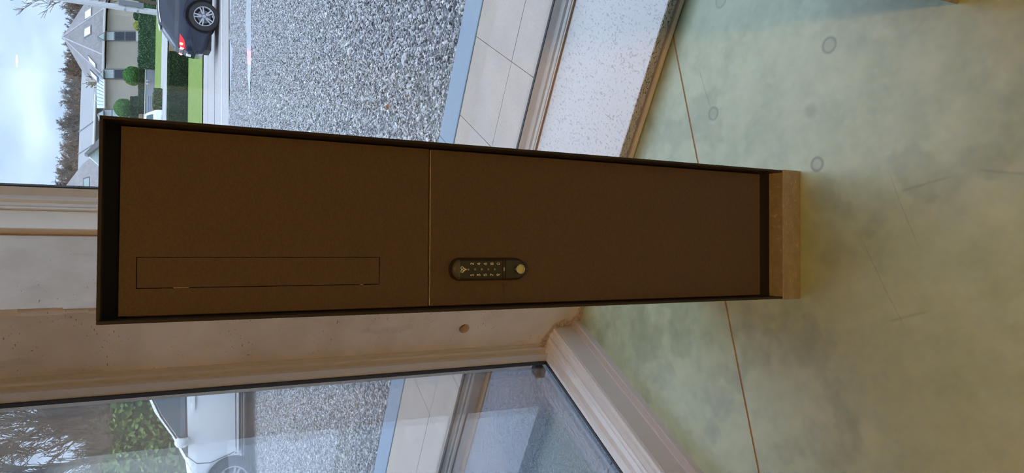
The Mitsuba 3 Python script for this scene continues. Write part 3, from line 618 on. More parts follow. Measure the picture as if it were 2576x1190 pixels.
for q, tri in (([(214, 30), (228, 21), (228, 39), (214, 47)], (0, 5, 1)), ([(213, 73), (226.5, 66), (226.5, 84), (212, 92)], (0, 1, 2)), ([(222, 142), (239, 160), (239.5, 170), (225, 154)], (0, 2, 3)), ([(227, 178), (243, 194), (243, 203), (230, 190)], (0, 2, 3))):
    cq = np.mean(q, 0); fr = [tuple(cq + (np.array(z) - cq) * 1.3) for z in q]
    sk = on_roof(*tri, fr, .05, .12, 'mat_grey', 'skylight', h1)
    on_roof(*tri, q, .09, .03, 'mat_sky_pane', 'pane', sk)
def window_strip(y0, y1, xs, mats, par, b, fr=2.2):
    f = obj('window', pane_on([(xs[0] - fr, y0 - fr), (xs[0] - fr, y1 + fr), (xs[-1] + fr, y1 + fr), (xs[-1] + fr, y0 - fr)], b, .10), 'mat_grey', par)
    for (x0, x1), mt in zip(zip(xs[:-1], xs[1:]), mats):
        obj('pane', pane_on([(x0 + 1.4, y0), (x0 + 1.4, y1), (x1 - 1.4, y1), (x1 - 1.4, y0)], b - .09, .03), mt, f)
    return f
window_strip(81, 101, [267, 288, 314, 342], ['mat_pale_pane', 'mat_dark_glass', 'mat_dark_glass'], h1, HB - .02)
window_strip(176, 197, [262, 287, 317], ['mat_pale_pane', 'mat_dark_glass'], h1, HB - .02)
window_strip(277, 296, [262, 282, 318], ['mat_pale_pane', 'mat_pale_pane'], h1, HB - .02)
def dormer(y0, y1, xb, xt_, par, b):
    q = [AZ(xb, y0, b), AZ(xb, y1, b), AZ(xt_, (y0 + y1) / 2, b)]
    d = obj('dormer', street(moved(perm(ext(Polygon(q), 1.6), [0, 2, 1]), 0, b, 0)), 'mat_grey', par)
    c = np.mean(q, 0); obj('pane', street(moved(perm(ext(Polygon([tuple(c + (np.array(z) - c) * .72) for z in q]), .03), [0, 2, 1]), 0, b - .035, 0)), 'mat_pale_pane', d)
dormer(80, 104, 263, 244, h1, HB - .5); dormer(174, 200, 261, 250, h1, HB - .5); dormer(276, 298, 261, 244, h1, HB - .5)
obj('window_ledge', pane_on([(343, 78), (343, 106), (348, 106), (348, 78)], HB - .02, .2), 'mat_white', h1)
# lean-to metal roof left of the hip
A_ = [AZ(261, 201, HB - .4), AZ(261, 272, HB - .4), AZ(243, 272, HB + 1.6), AZ(243, 186, HB + 1.6)]
cn = [(A_[0][0], HB - .4, A_[0][1]), (A_[1][0], HB - .4, A_[1][1]), (A_[2][0], HB + 1.6, A_[2][1]), (A_[3][0], HB + 1.6, A_[3][1])]
mr = obj('metal_roof', street(roofmesh(cn, [(0, 2, 1), (0, 3, 2)], .08)), 'mat_metal_roof', h1, label='blue-grey standing seam metal roof')
for k in range(1, 9):
    t = k / 9; p0 = np.array(cn[0]) * (1 - t) + np.array(cn[1]) * t; p1 = np.array(cn[3]) * (1 - t) + np.array(cn[2]) * t
    obj('seam', street(tube(p0 + [0, 0, .03], p1 + [0, 0, .03], .025, n=5)), 'mat_grey', mr)
obj('gutter', street(tube(np.array(cn[0]) - [0, .05, .05], np.array(cn[1]) - [0, .05, .05], .07, n=8)), 'mat_white', h1)
obj('railing', street(cat([tube((AZ(240, 218 + 6 * k, HB + 2)[0], HB + 2, AZ(246, 218, HB + 2)[1] - .6), (AZ(240, 218 + 6 * k, HB + 2)[0], HB + 2, AZ(236, 218, HB + 2)[1]), .03, n=5) for k in range(0, 9, 3)] + [tube((AZ(236, 215, HB + 2)[0], HB + 2, AZ(236, 215, HB + 2)[1]), (AZ(236, 270, HB + 2)[0], HB + 2, AZ(236, 215, HB + 2)[1]), .03, n=5)])), 'mat_white', h1)
# pale hall behind
hl = thing('hall', 'long hall with a pale grey roof behind the cream house', 'building')
a0, a1, z0, z1 = span(150, 430, 206, 241, 84.0)
obj('wall', street(bx(a0 - 8, a1, 86, 96, 3, z0 + .5)), 'mat_grey', hl)
ra = [(a0 - 8, 84, z0), (a1 + .5, 84, z0), (a1 + .5, 88, AZ(206, 165, 88)[1]), (a0 - 8, 88, AZ(206, 165, 88)[1])]
obj('roof', street(roofmesh(ra, [(0, 1, 2), (0, 2, 3)], .2)), 'mat_pale_roof', hl)
obj('gutter', street(tube((a0 - 8, 83.9, z0 - .1), (a1 + .5, 83.9, z0 - .1), .12)), 'mat_white', hl)
for py in (312, 370):
    a = AZ(225, py, 85)[0]; obj('seam', street(tube((a, 84, z0 + .06), (a, 88, ra[2][2] + .06), .06, n=5)), 'mat_grey', hl)
# second house, lower left of the first, mostly hidden by the cabinet
hb = 55.0
h2 = thing('house', 'house with a grey slate roof and dark-edged gable just beyond the cabinet top', 'house')
a0, a1, z0, z1 = span(400, 700, 215, 330, hb)
obj('wall', street(bx(a0, a1, hb, hb + 8, 2, AZ(262, 420, hb)[1])), 'mat_render', h2)
q = [V(300, 350, hb - .5), V(262, 372, hb - .5), V(208, 411, hb + 3), V(150, 490, hb + 6), V(150, 700, hb + 6), V(300, 700, hb - .5)]
rf = obj('roof', street(roofmesh([q[0] * 0 + V(262, 372, hb - .3), V(209, 411, hb + 2.5), V(140, 500, hb + 7), V(140, 760, hb + 7), V(262, 760, hb - .3)], [(0, 1, 4), (1, 3, 4), (1, 2, 3)])), 'mat_slate', h2)
fr = obj('skylight', pane_on([(226, 444), (226, 473), (209, 473), (209, 449)], hb - .9, .1), 'mat_grey', h2)
obj('pane', pane_on([(224, 447), (224, 471), (211, 471), (211, 451)], hb - 1.01, .03), 'mat_pale_pane', fr)
gbl = obj('gable', pane_on([(214, 393), (262, 343), (262, 365), (222, 395)], hb - 1.2, .6), 'mat_grey', h2, label='dark edge board of the gable')
obj('gable_wall', pane_on([(224, 396), (262, 366), (262, 430), (240, 410)], hb - .95, .3), 'mat_pale_pane', h2)

# ------------------------------------------------------------------ trees
def bare_tree(seed, H=9.0, rmin=.02, levels=5, spread=.5, trunk=.16, nb=(6, 5, 4, 4)):
    rg = np.random.default_rng(seed); S = []
    def grow(p, d, L, r, lev):
        n = 3; q = p.copy()
        for i in range(n):
            d = d + rg.normal(0, .09, 3) + np.array([0, 0, .05]); d /= np.linalg.norm(d)
            q2 = q + d * L / n; r2 = max(rmin, r * .82); S.append((q, q2, r, r2, lev)); 
            if lev < levels:
                k = nb[min(lev, len(nb) - 1)] / n if (lev > 0 or i > 0) else 0.6
                for _ in range(int(k) + (rg.random() < k % 1)):
                    t = rg.random(); s = rg.normal(0, 1, 3); s -= d * (s @ d); s /= np.linalg.norm(s)
                    nd = d * math.cos(spread) + s * math.sin(spread) + np.array([0, 0, .15]); nd /= np.linalg.norm(nd)
                    grow(q + (q2 - q) * t, nd, L * rg.uniform(.42, .62), max(rmin, r * .5), lev + 1)
            q, r = q2, r2
    grow(np.zeros(3), np.array([0, 0, 1.0]), H * .5, trunk, 0)
    P = np.array([s[0] for s in S]); Q = np.array([s[1] for s in S]); r = np.array([s[2] for s in S]); r2 = np.array([s[3] for s in S])
    d = Q - P; L = np.linalg.norm(d, axis=1, keepdims=True); d = d / L
    h = np.where(np.abs(d[:, 2:]) < .9, [[0, 0, 1.0]], [[1.0, 0, 0]]); u = np.cross(d, h); u /= np.linalg.norm(u, axis=1, keepdims=True); w = np.cross(d, u)
    k = 3; a = np.arange(k) * 2 * math.pi / k; n = len(P)
    c = u[:, None] * np.cos(a)[None, :, None] + w[:, None] * np.sin(a)[None, :, None]
    v = np.concatenate([P[:, None] + c * r[:, None, None], Q[:, None] + c * r2[:, None, None]], 1).reshape(-1, 3)
    i = np.arange(k); j = (i + 1) % k; F = np.vstack([np.c_[i, j, j + k], np.c_[i, j + k, i + k]])
    f = (F[None] + (np.arange(n) * 2 * k)[:, None, None]).reshape(-1, 3)
    sc = H / max(v[:, 2].max(), 1e-6); v = v * sc
    lev = np.array([s[4] for s in S])
    tr = np.repeat(lev == 0, len(F))
    return trimesh.Trimesh(v, f[tr], process=False), trimesh.Trimesh(v, f[~tr], process=False)
for k in range(4):
    tk, br = bare_tree(40 + k, 9.5, .02, 5, .58, .14, (9, 5, 5, 4, 3))
    scene[f'hill_tree_{k}'] = {'type': 'shapegroup', 'wood': mikit.ply(cat(tk, br), 'mat_twig' if k % 2 else 'mat_twig_red')}
rg = np.random.default_rng(12)
for row in range(6):
    for i in range(44):
        b = 126 + row * 9 + rg.uniform(-3, 3); a = -8 + i * 1.9 + rg.uniform(-1, 1) + row * .8
        key = numbered('hill_tree'); h = rg.uniform(.72, 1.0) * (0.8 if row < 2 else 1)
        Mx = SM @ trimesh.transformations.translation_matrix([a, b, zt(b) - .1]) @ trimesh.transformations.rotation_matrix(rg.uniform(0, 6.28), (0, 0, 1)) @ np.diag([1.25 * h, 1.25 * h, h, 1])
        scene[key] = {'type': 'instance', 'shapegroup': {'type': 'ref', 'id': f'hill_tree_{rg.integers(4)}'}, 'to_world': T4(Mx.tolist())}
        tag(key, 'bare brown tree in the winter wood on the hill behind the houses', 'tree', 'bare trees of the wood on the hill')
def tree(name, base, H, seed, label, group=None, rmin=.012, **kw):
    tk, br = bare_tree(seed, H, rmin, **kw); t = thing(name, label, 'tree', group)
    obj('trunk', moved(tk, *base), 'mat_bark', t); obj('branches', moved(br, *base), 'mat_twig', t)
pt = V(60, -60, 33.0); tree('bare_tree', tuple(SM[:3, :3] @ np.array([pt[0] - 0.35, 33.0, zt(33.) - .05])), 9.3, 71, 'bare tree whose twigs reach into the sky at the upper right', spread=.62, trunk=.09, nb=(9, 7, 6, 4), levels=4, rmin=.007)
# young tree with the last brown leaves in front of the hall
a, z = AZ(243, 225, 66.0); tk, br = bare_tree(90, z * 0 + 4.2, .02, 3, .5, .08, (6, 5, 4))
bt = thing('young_tree', 'small tree with a few last yellow-brown leaves above the metal roof', 'tree'); bpt = SM[:3, :3] @ np.array([a, 66.0, AZ(208, 225, 66.)[1] - 4.2])
obj('trunk', moved(tk, *bpt), 'mat_bark', bt); obj('branches', moved(br, *bpt), 'mat_twig', bt)
rgl = np.random.default_rng(91); pts = np.asarray(br.vertices)[rgl.integers(0, len(br.vertices), 700)]; pts = pts[pts[:, 2] > 1.6]
lm, lc = scatter(pts, rgl.normal(0, 1, pts.shape), .14, rgl, (.20, .15, .06), (.36, .30, .12)); obj('foliage', moved(lm, *bpt), 'mat_vcol', bt, color=lc, kind='stuff')

# ------------------------------------------------------------------ lamp post on the right
a, _ = AZ(300, 18, 26.5); pz = thing('lamp_post', 'white street lamp post with a dark cabinet box, right of the houses', 'post')
zb = float(zt(26.5))
obj('post', street(moved(cyl(.115, 8.0, 20, .07), a, 26.5, zb - .03)), 'mat_pole', pz, smooth=40)
zz0, zz1 = AZ(370, 14, 26.4)[1], AZ(298, 14, 26.4)[1]
obj('sign_board', street(bx(a + .02, a + .20, 26.30, 26.37, zz0 + .1, zz1, .01)), 'mat_grey', pz, label='narrow dark board strapped to the post')
for k in (.25, .75):
    obj('strap', street(moved(lathe([(.118, -.02), (.124, -.02), (.124, .02), (.118, .02)], 20), a, 26.5, zz0 + .1 + k * (zz1 - zz0 - .1))), 'mat_chrome', pz)
obj('foot', street(moved(cyl(.15, .25, 20, .13), a, 26.5, zb - .04)), 'mat_grey', pz)
hd = tube((a, 26.5, zb + 7.95), (a, 25.2, zb + 8.25), .05); obj('arm', street(hd), 'mat_pole', pz); obj('lamp_head', street(bx(a - .14, a + .14, 24.6, 25.25, zb + 8.18, zb + 8.32, .04)), 'mat_grey', pz)

# ------------------------------------------------------------------ cars
class Car:
    """Local frame: x forward, y to the left, z up, origin on the ground below the rear axle."""
    def __init__(s, name, label, prof, wb, wr, hw, belt, M, paint, glass, tumble=.36, group=None):
        s.M, s.hw0, s.belt, s.tum = M, hw, belt, tumble
        s.key = thing(name, label, 'car', group)
        P = Polygon(prof)
        for x in (0, wb): P = P.difference(Point(x, wr + .01).buffer(wr + .05, quad_segs=16))
        P = max(getattr(P, 'geoms', [P]), key=lambda q: q.area); s.P = shapely.segmentize(P, .07); s.x0, _, s.x1, _ = P.bounds
        m = ext(s.P, 1.0); m = m.subdivide_to_size(.09, max_iter=12); v = np.array(m.vertices)
        y = (2 * v[:, 2] - 1) * s.half(v[:, 0], v[:, 1])
        m = trimesh.Trimesh(np.c_[v[:, 0], -y, v[:, 1]], m.faces, process=False); m.merge_vertices()
        s.paint = paint; s.o('body', m, paint, smooth=50)
        s.wheels = []
        for x in (0, wb):
            for sg in (1, -1): s.wheel(x, sg, wr)
        s.o('underbody', cat(bx(s.x0 + .14, s.x1 - .14, -hw + .24, hw - .24, .16, .55), *[bx(x - wr - .04, x + wr + .04, -hw + .24, hw - .24, .2, 2 * wr + .04) for x in (0, wb)]), 'mat_plastic')
    def o(s, name, m, mt, parent=None, **k): return obj(name, vertex_of(m, s.M), mt, parent or s.key, **k)
    def half(s, x, z):
        x, z = np.asarray(x, float), np.asarray(z, float)
        w = s.hw0 - .05 * np.clip((z - .62) / .4, -1, 1) ** 2 - s.tum * np.clip(z - s.belt, 0, 9)
        mid = (s.x0 + s.x1) / 2; L = (s.x1 - s.x0) / 2
        w = w - .20 * np.clip(np.abs(x - mid) / L, 0, 1) ** 7
        d = shapely.distance(shapely.points(x, z), s.P.exterior); r = .055
        return w - r * (1 - np.clip(d / r, 0, 1)) ** 2 * .9
    def panel(s, name, poly, side, mt, parent=None, off=.004, th=.02, sub=.09, **k):
        poly = poly if isinstance(poly, Polygon) else Polygon(poly)
        m = ext(shapely.segmentize(poly, sub), 1.0).subdivide_to_size(sub, max_iter=12); v = np.array(m.vertices)
        y = s.half(v[:, 0], v[:, 1]) + off - th * (1 - v[:, 2]); f = m.faces
        m = trimesh.Trimesh(np.c_[v[:, 0], side * y, v[:, 1]], f if side < 0 else f[:, ::-1], process=False)
        return s.o(name, m, mt, parent, smooth=40, **k)
    def rear(s, name, poly, mt, parent=None, off=.012, th=.03, **k):
        zs = np.linspace(s.P.bounds[1], s.P.bounds[3] - .002, 80); xr = []
        for z in zs:
            I = s.P.intersection(LineString([(-9, z), (9, z)])); xr.append(I.bounds[0] if not I.is_empty else s.x0)
        m = ext(shapely.segmentize(Polygon(poly), .08), 1.0).subdivide_to_size(.08, max_iter=12); v = np.array(m.vertices)
        x = np.interp(v[:, 1], zs, xr); w = s.half(x + .06, v[:, 1]); x = x + .22 * np.clip(np.abs(v[:, 0]) / s.hw0, 0, 1) ** 4 - off + th * (1 - v[:, 2])
        return s.o(name, trimesh.Trimesh(np.c_[x, -v[:, 0], v[:, 1]], m.faces, process=False), mt, parent, smooth=40, **k)
    def wheel(s, x, sg, r):
        y = sg * (s.hw0 - .035); w = s.key
        def pl(m): m = rot(m, -90 * sg, (1, 0, 0)); return moved(m, x, y, r)
        wh = s.o('wheel', pl(lathe([(.62 * r, -.20), (.9 * r, -.21), (r, -.18), (r, -.03), (.93 * r, -.005), (.70 * r, .0), (.67 * r, -.02), (.66 * r, -.20)], 48)), 'mat_tyre', smooth=35)
        s.o('rim', pl(lathe([(.655 * r, -.015), (.69 * r, -.002), (.64 * r, -.004), (.61 * r, -.03), (.61 * r, -.15), (.655 * r, -.15)], 48)), 'mat_alloy', wh, smooth=35)
        s.o('brake_disc', pl(moved(lathe([(0, -.10), (.45 * r, -.10), (.45 * r, -.12), (0, -.12)], 32), 0, 0, 0)), 'mat_grey', wh)
        for k in range(5):
            for dd in (-.17, .17):
                a = k * 2 * math.pi / 5 + .3; c0 = np.array([math.cos(a + dd * 1.2), math.sin(a + dd * 1.2)]) * .16 * r; c1 = np.array([math.cos(a + dd), math.sin(a + dd)]) * .65 * r
                n = np.array([-(c1 - c0)[1], (c1 - c0)[0]]); n /= np.linalg.norm(n)
                sp = ext(Polygon([c0 + n * .055 * r, c1 + n * .045 * r, c1 - n * .045 * r, c0 - n * .055 * r]), .03)
                s.o('spoke', pl(moved(sp, 0, 0, -.045)), 'mat_alloy', wh)
        s.o('hub', pl(moved(cyl(.15 * r, .035, 20, .12 * r), 0, 0, -.035)), 'mat_alloy', wh)
        s.wheels.append(wh)
    def line(s, pts, side, w=.006, mt='mat_shut', name='shut_line'): return s.panel(name, LineString(pts).buffer(w, cap_style=2), side, mt, off=.0025, th=.008, sub=.12)

# dark hatchback driving off to the right
b_near = 17.75
aw = AZ(512, 14, b_near)[0]; yawc = YAW - 0.13
Mc = trimesh.transformations.rotation_matrix(yawc, (0, 0, 1)); Mc[:3, 3] = SM[:3, :3] @ np.array([aw, b_near + .86, float(zt(18.5)) + .004])
prof = [(-.80, .30), (-.92, .36), (-.95, .52), (-.93, .70), (-.87, .78), (-.85, .90), (-.80, .99), (-.55, 1.16), (-.30, 1.345), (-.31, 1.375), (0, 1.425), (.6, 1.455), (1.2, 1.43), (1.7, 1.30), (2.35, 1.0), (2.9, .93), (3.3, .82), (3.46, .68), (3.5, .45), (3.42, .27), (3.1, .20), (0.6, .20), (-.5, .22)]
dk = Car('hatchback', 'dark navy hatchback with glowing red tail light on the street', prof, 2.62, .355, .89, .94, Mc, 'mat_paint_navy', 'mat_car_glass')
for sd in (-1, 1):
    w = dk.panel('side_window', [(-.27, 1.00), (-.20, 1.03), (.10, 1.17), (.42, 1.29), (.85, 1.335), (1.25, 1.31), (1.62, 1.18), (1.98, 1.0), (1.5, .965), (.3, .955), (-.2, .965)], sd, 'mat_car_glass')
    dk.line([(.93, 1.33), (.93, .4)], sd); dk.line([(.26, 1.22), (.2, .95), (.36, .8), (.44, .5)], sd); dk.line([(.95, .4), (2.05, .4), (2.1, .93)], sd)
    dk.line([(-.85, .92), (-.2, .925), (1.5, .90), (2.9, .86)], sd, .008)
    dk.panel('door_handle', [(.42, .80), (.60, .805), (.60, .83), (.42, .825)], sd, 'mat_paint_navy', off=.025, th=.03)
    dk.panel('door_handle', [(1.05, .79), (1.23, .795), (1.23, .82), (1.05, .815)], sd, 'mat_paint_navy', off=.025, th=.03)
    dk.panel('fuel_flap', [(-.12, .78), (.05, .78), (.05, .89), (-.12, .89)], sd, 'mat_paint_navy', off=.004) if sd < 0 else None
    tl = dk.panel('tail_light', [(-.86, .76), (-.80, .915), (-.50, .905), (-.64, .80)], sd, 'mat_tail_red', off=.010)
    scene[tl]['emitter'] = {'type': 'area', 'radiance': {'type': 'rgb', 'value': [1.1, .02, .05]}}
    dk.panel('bumper_crease', [(-.90, .58), (-.45, .60), (-.42, .575), (-.90, .55)], sd, 'mat_plastic', off=.006)
    dk.panel('roof_rail', [(-.28, 1.352), (0.05, 1.398), (.6, 1.425), (1.2, 1.395), (1.2, 1.38), (.6, 1.408), (.05, 1.38), (-.26, 1.335)], sd, 'mat_alloy', off=.02, th=.03)
    dk.o('door_mirror', moved(blob(5, .11, (.75, 1.0, .7), 2, .08), 1.72, sd * .98, 1.03), 'mat_paint_navy', smooth=True)
    lamp_m = cat(moved(cyl(.05, .012, 18), 0, 0, 0))
    for (lx, lz, rr, pw, colr) in ((-.835, .845, .048, 26, (1, .04, .05)), (-.745, .865, .04, 16, (1, .2, .06))):
        yy = float(dk.half(lx, lz)) + .008
        mm = vertex_of(moved(rot(cyl(rr, .012, 18), -90 * sd, (1, 0, 0)), lx, sd * yy, lz), Mc); sh = mikit.ply(mm, 'mat_tail_red'); sh['emitter'] = {'type': 'area', 'radiance': {'type': 'rgb', 'value': [pw * q for q in colr]}}
        obj('bulb', sh, None, tl)
rw_ = dk.rear('rear_window', [(-.55, 1.02), (.55, 1.02), (.48, 1.30), (-.48, 1.30)], 'mat_car_glass')
for sd in (-1, 1):
    rl = dk.rear('rear_light', [(sd * .40, .80), (sd * .78, .78), (sd * .78, .92), (sd * .42, .90)][::sd], 'mat_tail_red')
    mm = vertex_of(moved(rot(cyl(.045, .02, 16), -90, (0, 1, 0)), -.845, sd * .62, .86), Mc); sh = mikit.ply(mm, 'mat_tail_red'); sh['emitter'] = {'type': 'area', 'radiance': {'type': 'rgb', 'value': [34, 1.2, 1.6]}}; obj('bulb', sh, None, rl)
    dk.rear('reflector', [(sd * .45, .52), (sd * .70, .52), (sd * .70, .56), (sd * .45, .56)][::sd], 'mat_tail_red')
dk.rear('number_plate', [(-.26, .62), (.26, .62), (.26, .73), (-.26, .73)], 'mat_plate')
dk.o('spoiler', prof_y([(-.36, 1.352), (-.30, 1.392), (0, 1.437), (0, 1.41)], -.52, .52), 'mat_alloy')

# white car parked on the gravel, seen through the left glass
wheel_px = plane_hit(592, 1204, FV, 10.75)
fwd_dir = -(RV * math.cos(.16) + FV * math.sin(.16)) * 1.0
Mw = np.eye(4); Mw[:3, 0] = fwd_dir; Mw[:3, 1] = np.cross([0, 0, 1], fwd_dir); 
near = plane_hit(640, 1204, FV, 10.75)
org = near - Mw[:3, 1] * .80 - fwd_dir * 2.45; org[2] = float(zg(org[0], org[1])) + .005
Mw[:3, 3] = org
prof2 = [(-.55, .26), (-.64, .40), (-.66, .62), (-.60, .86), (-.52, 1.02), (-.30, 1.38), (-.28, 1.42), (.2, 1.475), (.75, 1.485), (1.15, 1.44), (1.38, 1.35), (1.72, 1.13), (2.12, .93), (2.5, .88), (2.95, .80), (3.15, .66), (3.2, .42), (3.12, .24), (2.8, .19), (.5, .19), (-.3, .2)]
wc = Car('parked_car', 'white parked hatchback on the gravel seen through the left glass', prof2, 2.45, .315, .83, .93, Mw, 'mat_paint_white', 'mat_car_glass_blue', tumble=.33)
for sd in (-1, 1):
    wc.panel('side_window', [(.78, .955), (1.2, .965), (1.96, .945), (1.72, 1.065), (1.42, 1.255), (1.18, 1.365), (.9, 1.405), (.78, 1.41)], sd, 'mat_car_glass_blue')
    wc.panel('side_window', [(.68, .955), (.0, .96), (-.25, 1.05), (-.15, 1.30), (.2, 1.385), (.68, 1.41)], sd, 'mat_car_glass_blue')
    wc.panel('window_trim', LineString([(.72, .948), (1.2, .955), (2.02, .93), (1.74, 1.078), (1.44, 1.268), (1.19, 1.38), (.9, 1.42), (.72, 1.425)]).buffer(.011), sd, 'mat_plastic', off=.007, th=.012)
    wc.line([(2.02, .925), (2.13, .80), (2.14, .62), (2.06, .36), (2.03, .30)], sd); wc.line([(.73, .94), (.73, .45), (.83, .30)], sd); wc.line([(.8, .285), (2.06, .275)], sd, .007)
    wc.panel('sill_trim', [(.45, .20), (2.02, .20), (2.02, .235), (.45, .235)], sd, 'mat_plastic', off=.006)
    dh = wc.panel('door_handle', LineString([(1.14, .845), (1.36, .850)]).buffer(.016), sd, 'mat_paint_white', off=.035, th=.04)
    wc.panel('handle_recess', Point(1.24, .85).buffer(.05), sd, 'mat_white', off=.001, th=.004)
    mm = blob(9, .125, (.62, .95, .78), 3, .05); wc.o('door_mirror', moved(mm, 1.80, sd * .92, 1.00), 'mat_paint_white', smooth=True)
    wc.o('mirror_foot', tube((1.84, sd * .78, .935), (1.80, sd * .87, .965), .03), 'mat_plastic')
    wc.o('mirror_glass', moved(bx(-.005, .005, -.075, .075, -.055, .055, .004), 1.722, sd * .915, 1.00), 'mat_dark_glass')
wc.rear('number_plate', [(-.26, .55), (.26, .55), (.26, .66), (-.26, .66)], 'mat_plate')

# far white car, rear towards us, in the driveway
acx, _ = AZ(400, 300, 40.0)
fd = (BV * .97 - AV * .25); fd /= np.linalg.norm(fd); Mf = np.eye(4); Mf[:3, 0] = fd; Mf[:3, 1] = np.cross([0, 0, 1], fd); Mf[:3, 3] = SM[:3, :3] @ np.array([AZ(400, 273, 40.0)[0] - .86, 40.4, AZ(361, 290, 40.)[1] - 1.48])
fc = Car('driveway_car', 'small white car with its tail towards us behind the hedge', prof2, 2.45, .315, .83, .93, Mf, 'mat_paint_white', 'mat_car_glass_blue')
fc.rear('rear_window', [(-.58, 1.02), (.58, 1.02), (.50, 1.34), (-.50, 1.34)], 'mat_car_glass_blue')
for sd in (-1, 1): fc.rear('rear_light', [(sd * .55, .78), (sd * .80, .78), (sd * .80, 1.0), (sd * .60, 1.0)][::sd], 'mat_tail_red'); fc.panel('side_window', [(.0, .96), (-.25, 1.05), (-.15, 1.30), (.2, 1.385), (.68, 1.41), (1.7, 1.07), (1.9, .95)], sd, 'mat_car_glass_blue')
fc.rear('number_plate', [(-.26, .55), (.26, .55), (.26, .66), (-.26, .66)], 'mat_plate')

# ------------------------------------------------------------------ laurel hedge, trees and house seen through the left glass
rg = np.random.default_rng(33)
lb = 14.6
cA = plane_hit(430, 1000, FV, lb); cB = plane_hit(280, 1150, FV, lb)
def rf(r, f, z=0): q = r * RV + f * FV; return np.array([q[0], q[1], z])
def laurel():
    parts = []
    for r, f, z, s in ((-2.0, 15.0, .7, 1.0), (-2.2, 15.2, 1.6, .9), (-3.2, 15.0, .8, 1.15), (-3.4, 15.2, 2.0, .95), (-4.6, 15.0, .9, 1.2), (-4.8, 15.2, 2.0, 1.05), (-6.2, 15.0, 1.0, 1.3), (-6.4, 15.2, 2.3, 1.1), (-8.0, 15.0, 1.1, 1.4), (-8.2, 15.3, 2.4, 1.1), (-10, 15, 1.2, 1.5), (-10.2, 15.2, 2.5, 1.0)):
        parts.append(moved(blob(int(r * -10 + z * 7), s, (1.0, .85, .85), 3, .25), *rf(r, f, z * .62 + .1)))
    return parts
LP = laurel(); lh = thing('laurel_hedge', 'big-leaved green laurel hedge behind the white parked car', 'hedge')
core = cat(LP); p, fi = trimesh.sample.sample_surface(core, 34000, seed=3); nr = core.face_normals[fi]
core = trimesh.Trimesh(np.asarray(core.vertices) - 0.04 * np.asarray(core.vertex_normals), core.faces, process=False)
lm, lc = scatter(np.asarray(p) + nr * rg.uniform(-.06, .14, (len(p), 1)), nr, .115, rg, (.05, .10, .03), (.26, .37, .12), .8)
obj('foliage', cat(core, lm), 'mat_vcol', lh, color=np.vstack([np.tile([.03, .06, .022], (len(core.vertices), 1)), lc]), kind='stuff')
mat('leaf_green', pr((.26, .38, .13), .35)); mat('leaf_yellow', pr((.46, .34, .05), .5)); mat('leaf_deep', pr((.11, .20, .07), .35))
base_leaf = leaf_mesh(1, .38)
cand = np.where((nr @ FV < -.2))[0]; cand = rg.permutation(cand)[:150]
for k, i in enumerate(cand):
    n = -FV * .8 + nr[i] * .5 + rg.normal(0, .3, 3); n /= np.linalg.norm(n); s = np.cross(n, rg.normal(0, 1, 3)); s /= np.linalg.norm(s)
    Mx = np.eye(4); L = rg.uniform(.10, .15); Mx[:3, 0] = s * L; Mx[:3, 1] = np.cross(n, s) * L; Mx[:3, 2] = n * L; Mx[:3, 3] = p[i] + nr[i] * .13
    obj('leaf', vertex_of(base_leaf, Mx), 'mat_leaf_yellow' if k % 13 == 0 else ('mat_leaf_green', 'mat_leaf_deep')[k % 2], lh, smooth=True)
for k, (r, f, H) in enumerate(((-4.1, 19, 6.5), (-5.6, 21, 7.8), (-3.4, 24, 8.0), (-7.4, 22, 8.0), (-4.9, 27, 9.0), (-6.6, 29, 9.0), (-9.4, 25, 9.5))):
    q = rf(r, f); tree('garden_tree', (q[0], q[1], .15), H, 100 + k, 'bare tree with dense twigs behind the laurel hedge', 'bare trees behind the laurel hedge', rmin=.007, spread=.5, trunk=.10, nb=(9, 6, 5, 4, 3), levels=5)
def wbox(r0, r1, f0, f1, z0, z1):
    m = bx(r0, r1, f0, f1, z0, z1); M = np.eye(4); M[:3, 0] = RV; M[:3, 1] = FV; return vertex_of(m, M)
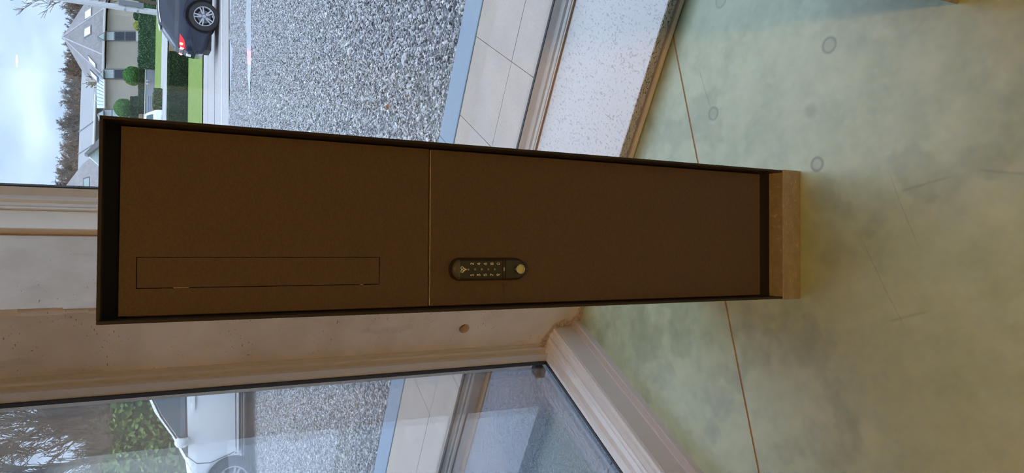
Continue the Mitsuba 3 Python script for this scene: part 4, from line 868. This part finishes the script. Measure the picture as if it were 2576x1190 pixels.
def thicket():
    cs = [moved(blob(50 + i, 1.0, (1.7, .9, 1.15), 3, .3), *rf(-3.2 - 1.9 * i, 17.2 + .3 * (i % 2), 1.35 + .35 * (i % 3))) for i in range(5)]
    core = cat(cs); p, fi = trimesh.sample.sample_surface(core, 16000, seed=5); nr = core.face_normals[fi]; rgt = np.random.default_rng(55)
    core = trimesh.Trimesh(np.asarray(core.vertices) - .12 * np.asarray(core.vertex_normals), core.faces, process=False)
    n = len(p); d = nr * .5 + rgt.normal(0, .5, (n, 3)) + [0, 0, .5]; d /= np.linalg.norm(d, axis=1, keepdims=True); L = rgt.uniform(.2, .5, (n, 1)); s_ = np.cross(d, rgt.normal(0, 1, (n, 3))); s_ /= np.linalg.norm(s_, axis=1, keepdims=True)
    v = np.stack([p - s_ * .007, p + s_ * .007, p + d * L], 1).reshape(-1, 3); tw = trimesh.Trimesh(v, np.arange(3 * n).reshape(-1, 3), process=False)
    w = rgt.random((n, 1)); col = np.repeat(np.array([.12, .09, .06]) * (1 - w) + np.array([.30, .25, .18]) * w, 3, 0)
    return cat(core, tw), np.vstack([np.tile([.11, .085, .06], (len(core.vertices), 1)), col])
m, c = thicket(); obj('thicket', m, 'mat_vcol', color=c, label='brown leafless thicket between the laurel hedge and the bare trees', category='bush')
q0 = plane_hit(330, 1003, FV, 34.0)
r0 = q0 @ RV
h3 = thing('house', 'pale house wall with a dark roof edge behind the laurel hedge', 'house')
obj('wall', wbox(r0 - .6, r0 + 6, 34, 42, 0.2, plane_hit(283, 1003, FV, 34.)[2]), 'mat_render', h3); zz = plane_hit(283, 1003, FV, 34.)[2]
obj('roof', wbox(r0 - 1.0, r0 + 6.3, 33.6, 42.4, zz, zz + .25), 'mat_metal_roof', h3)
q1 = plane_hit(245, 1022, FV, 20.0); q2 = plane_hit(300, 1030, FV, 20.0)
sp = thing('sign_pole', 'thin grey pole with a small blue-grey plate above the laurel hedge', 'pole')
obj('pole', tube((q1[0], q1[1], .15), (q1[0], q1[1], q1[2] + .2), .03), 'mat_grey', sp); obj('plate', moved(bx(-.16, .16, -.012, .012, -.2, .1, .01), *q1), 'mat_metal_roof', sp)

# cream house farther up our side of the street; the left glass mirrors it
h4 = thing('house', 'cream house up the street, seen only as a reflection in the left glass', 'house')
obj('wall', street(bx(29, 41, 1.5, 11.5, .1, 5.2)), 'mat_cream_panel', h4)
obj('roof', street(perm(ext(Polygon([(.9, 5.2), (12.1, 5.2), (6.5, 8.2)]), 13), [2, 0, 1]).apply_translation([28.5, 0, 0])), 'mat_slate', h4)
for k in range(3):
    wn = obj('window', street(bx(28.95, 29.05, 3 + 2.8 * k, 4.2 + 2.8 * k, 1.2, 2.7)), 'mat_grey', h4); obj('pane', street(bx(28.92, 28.96, 3.1 + 2.8 * k, 4.1 + 2.8 * k, 1.3, 2.6)), 'mat_dark_glass', wn)

WORLD_MESHES = len([k for k in scene])
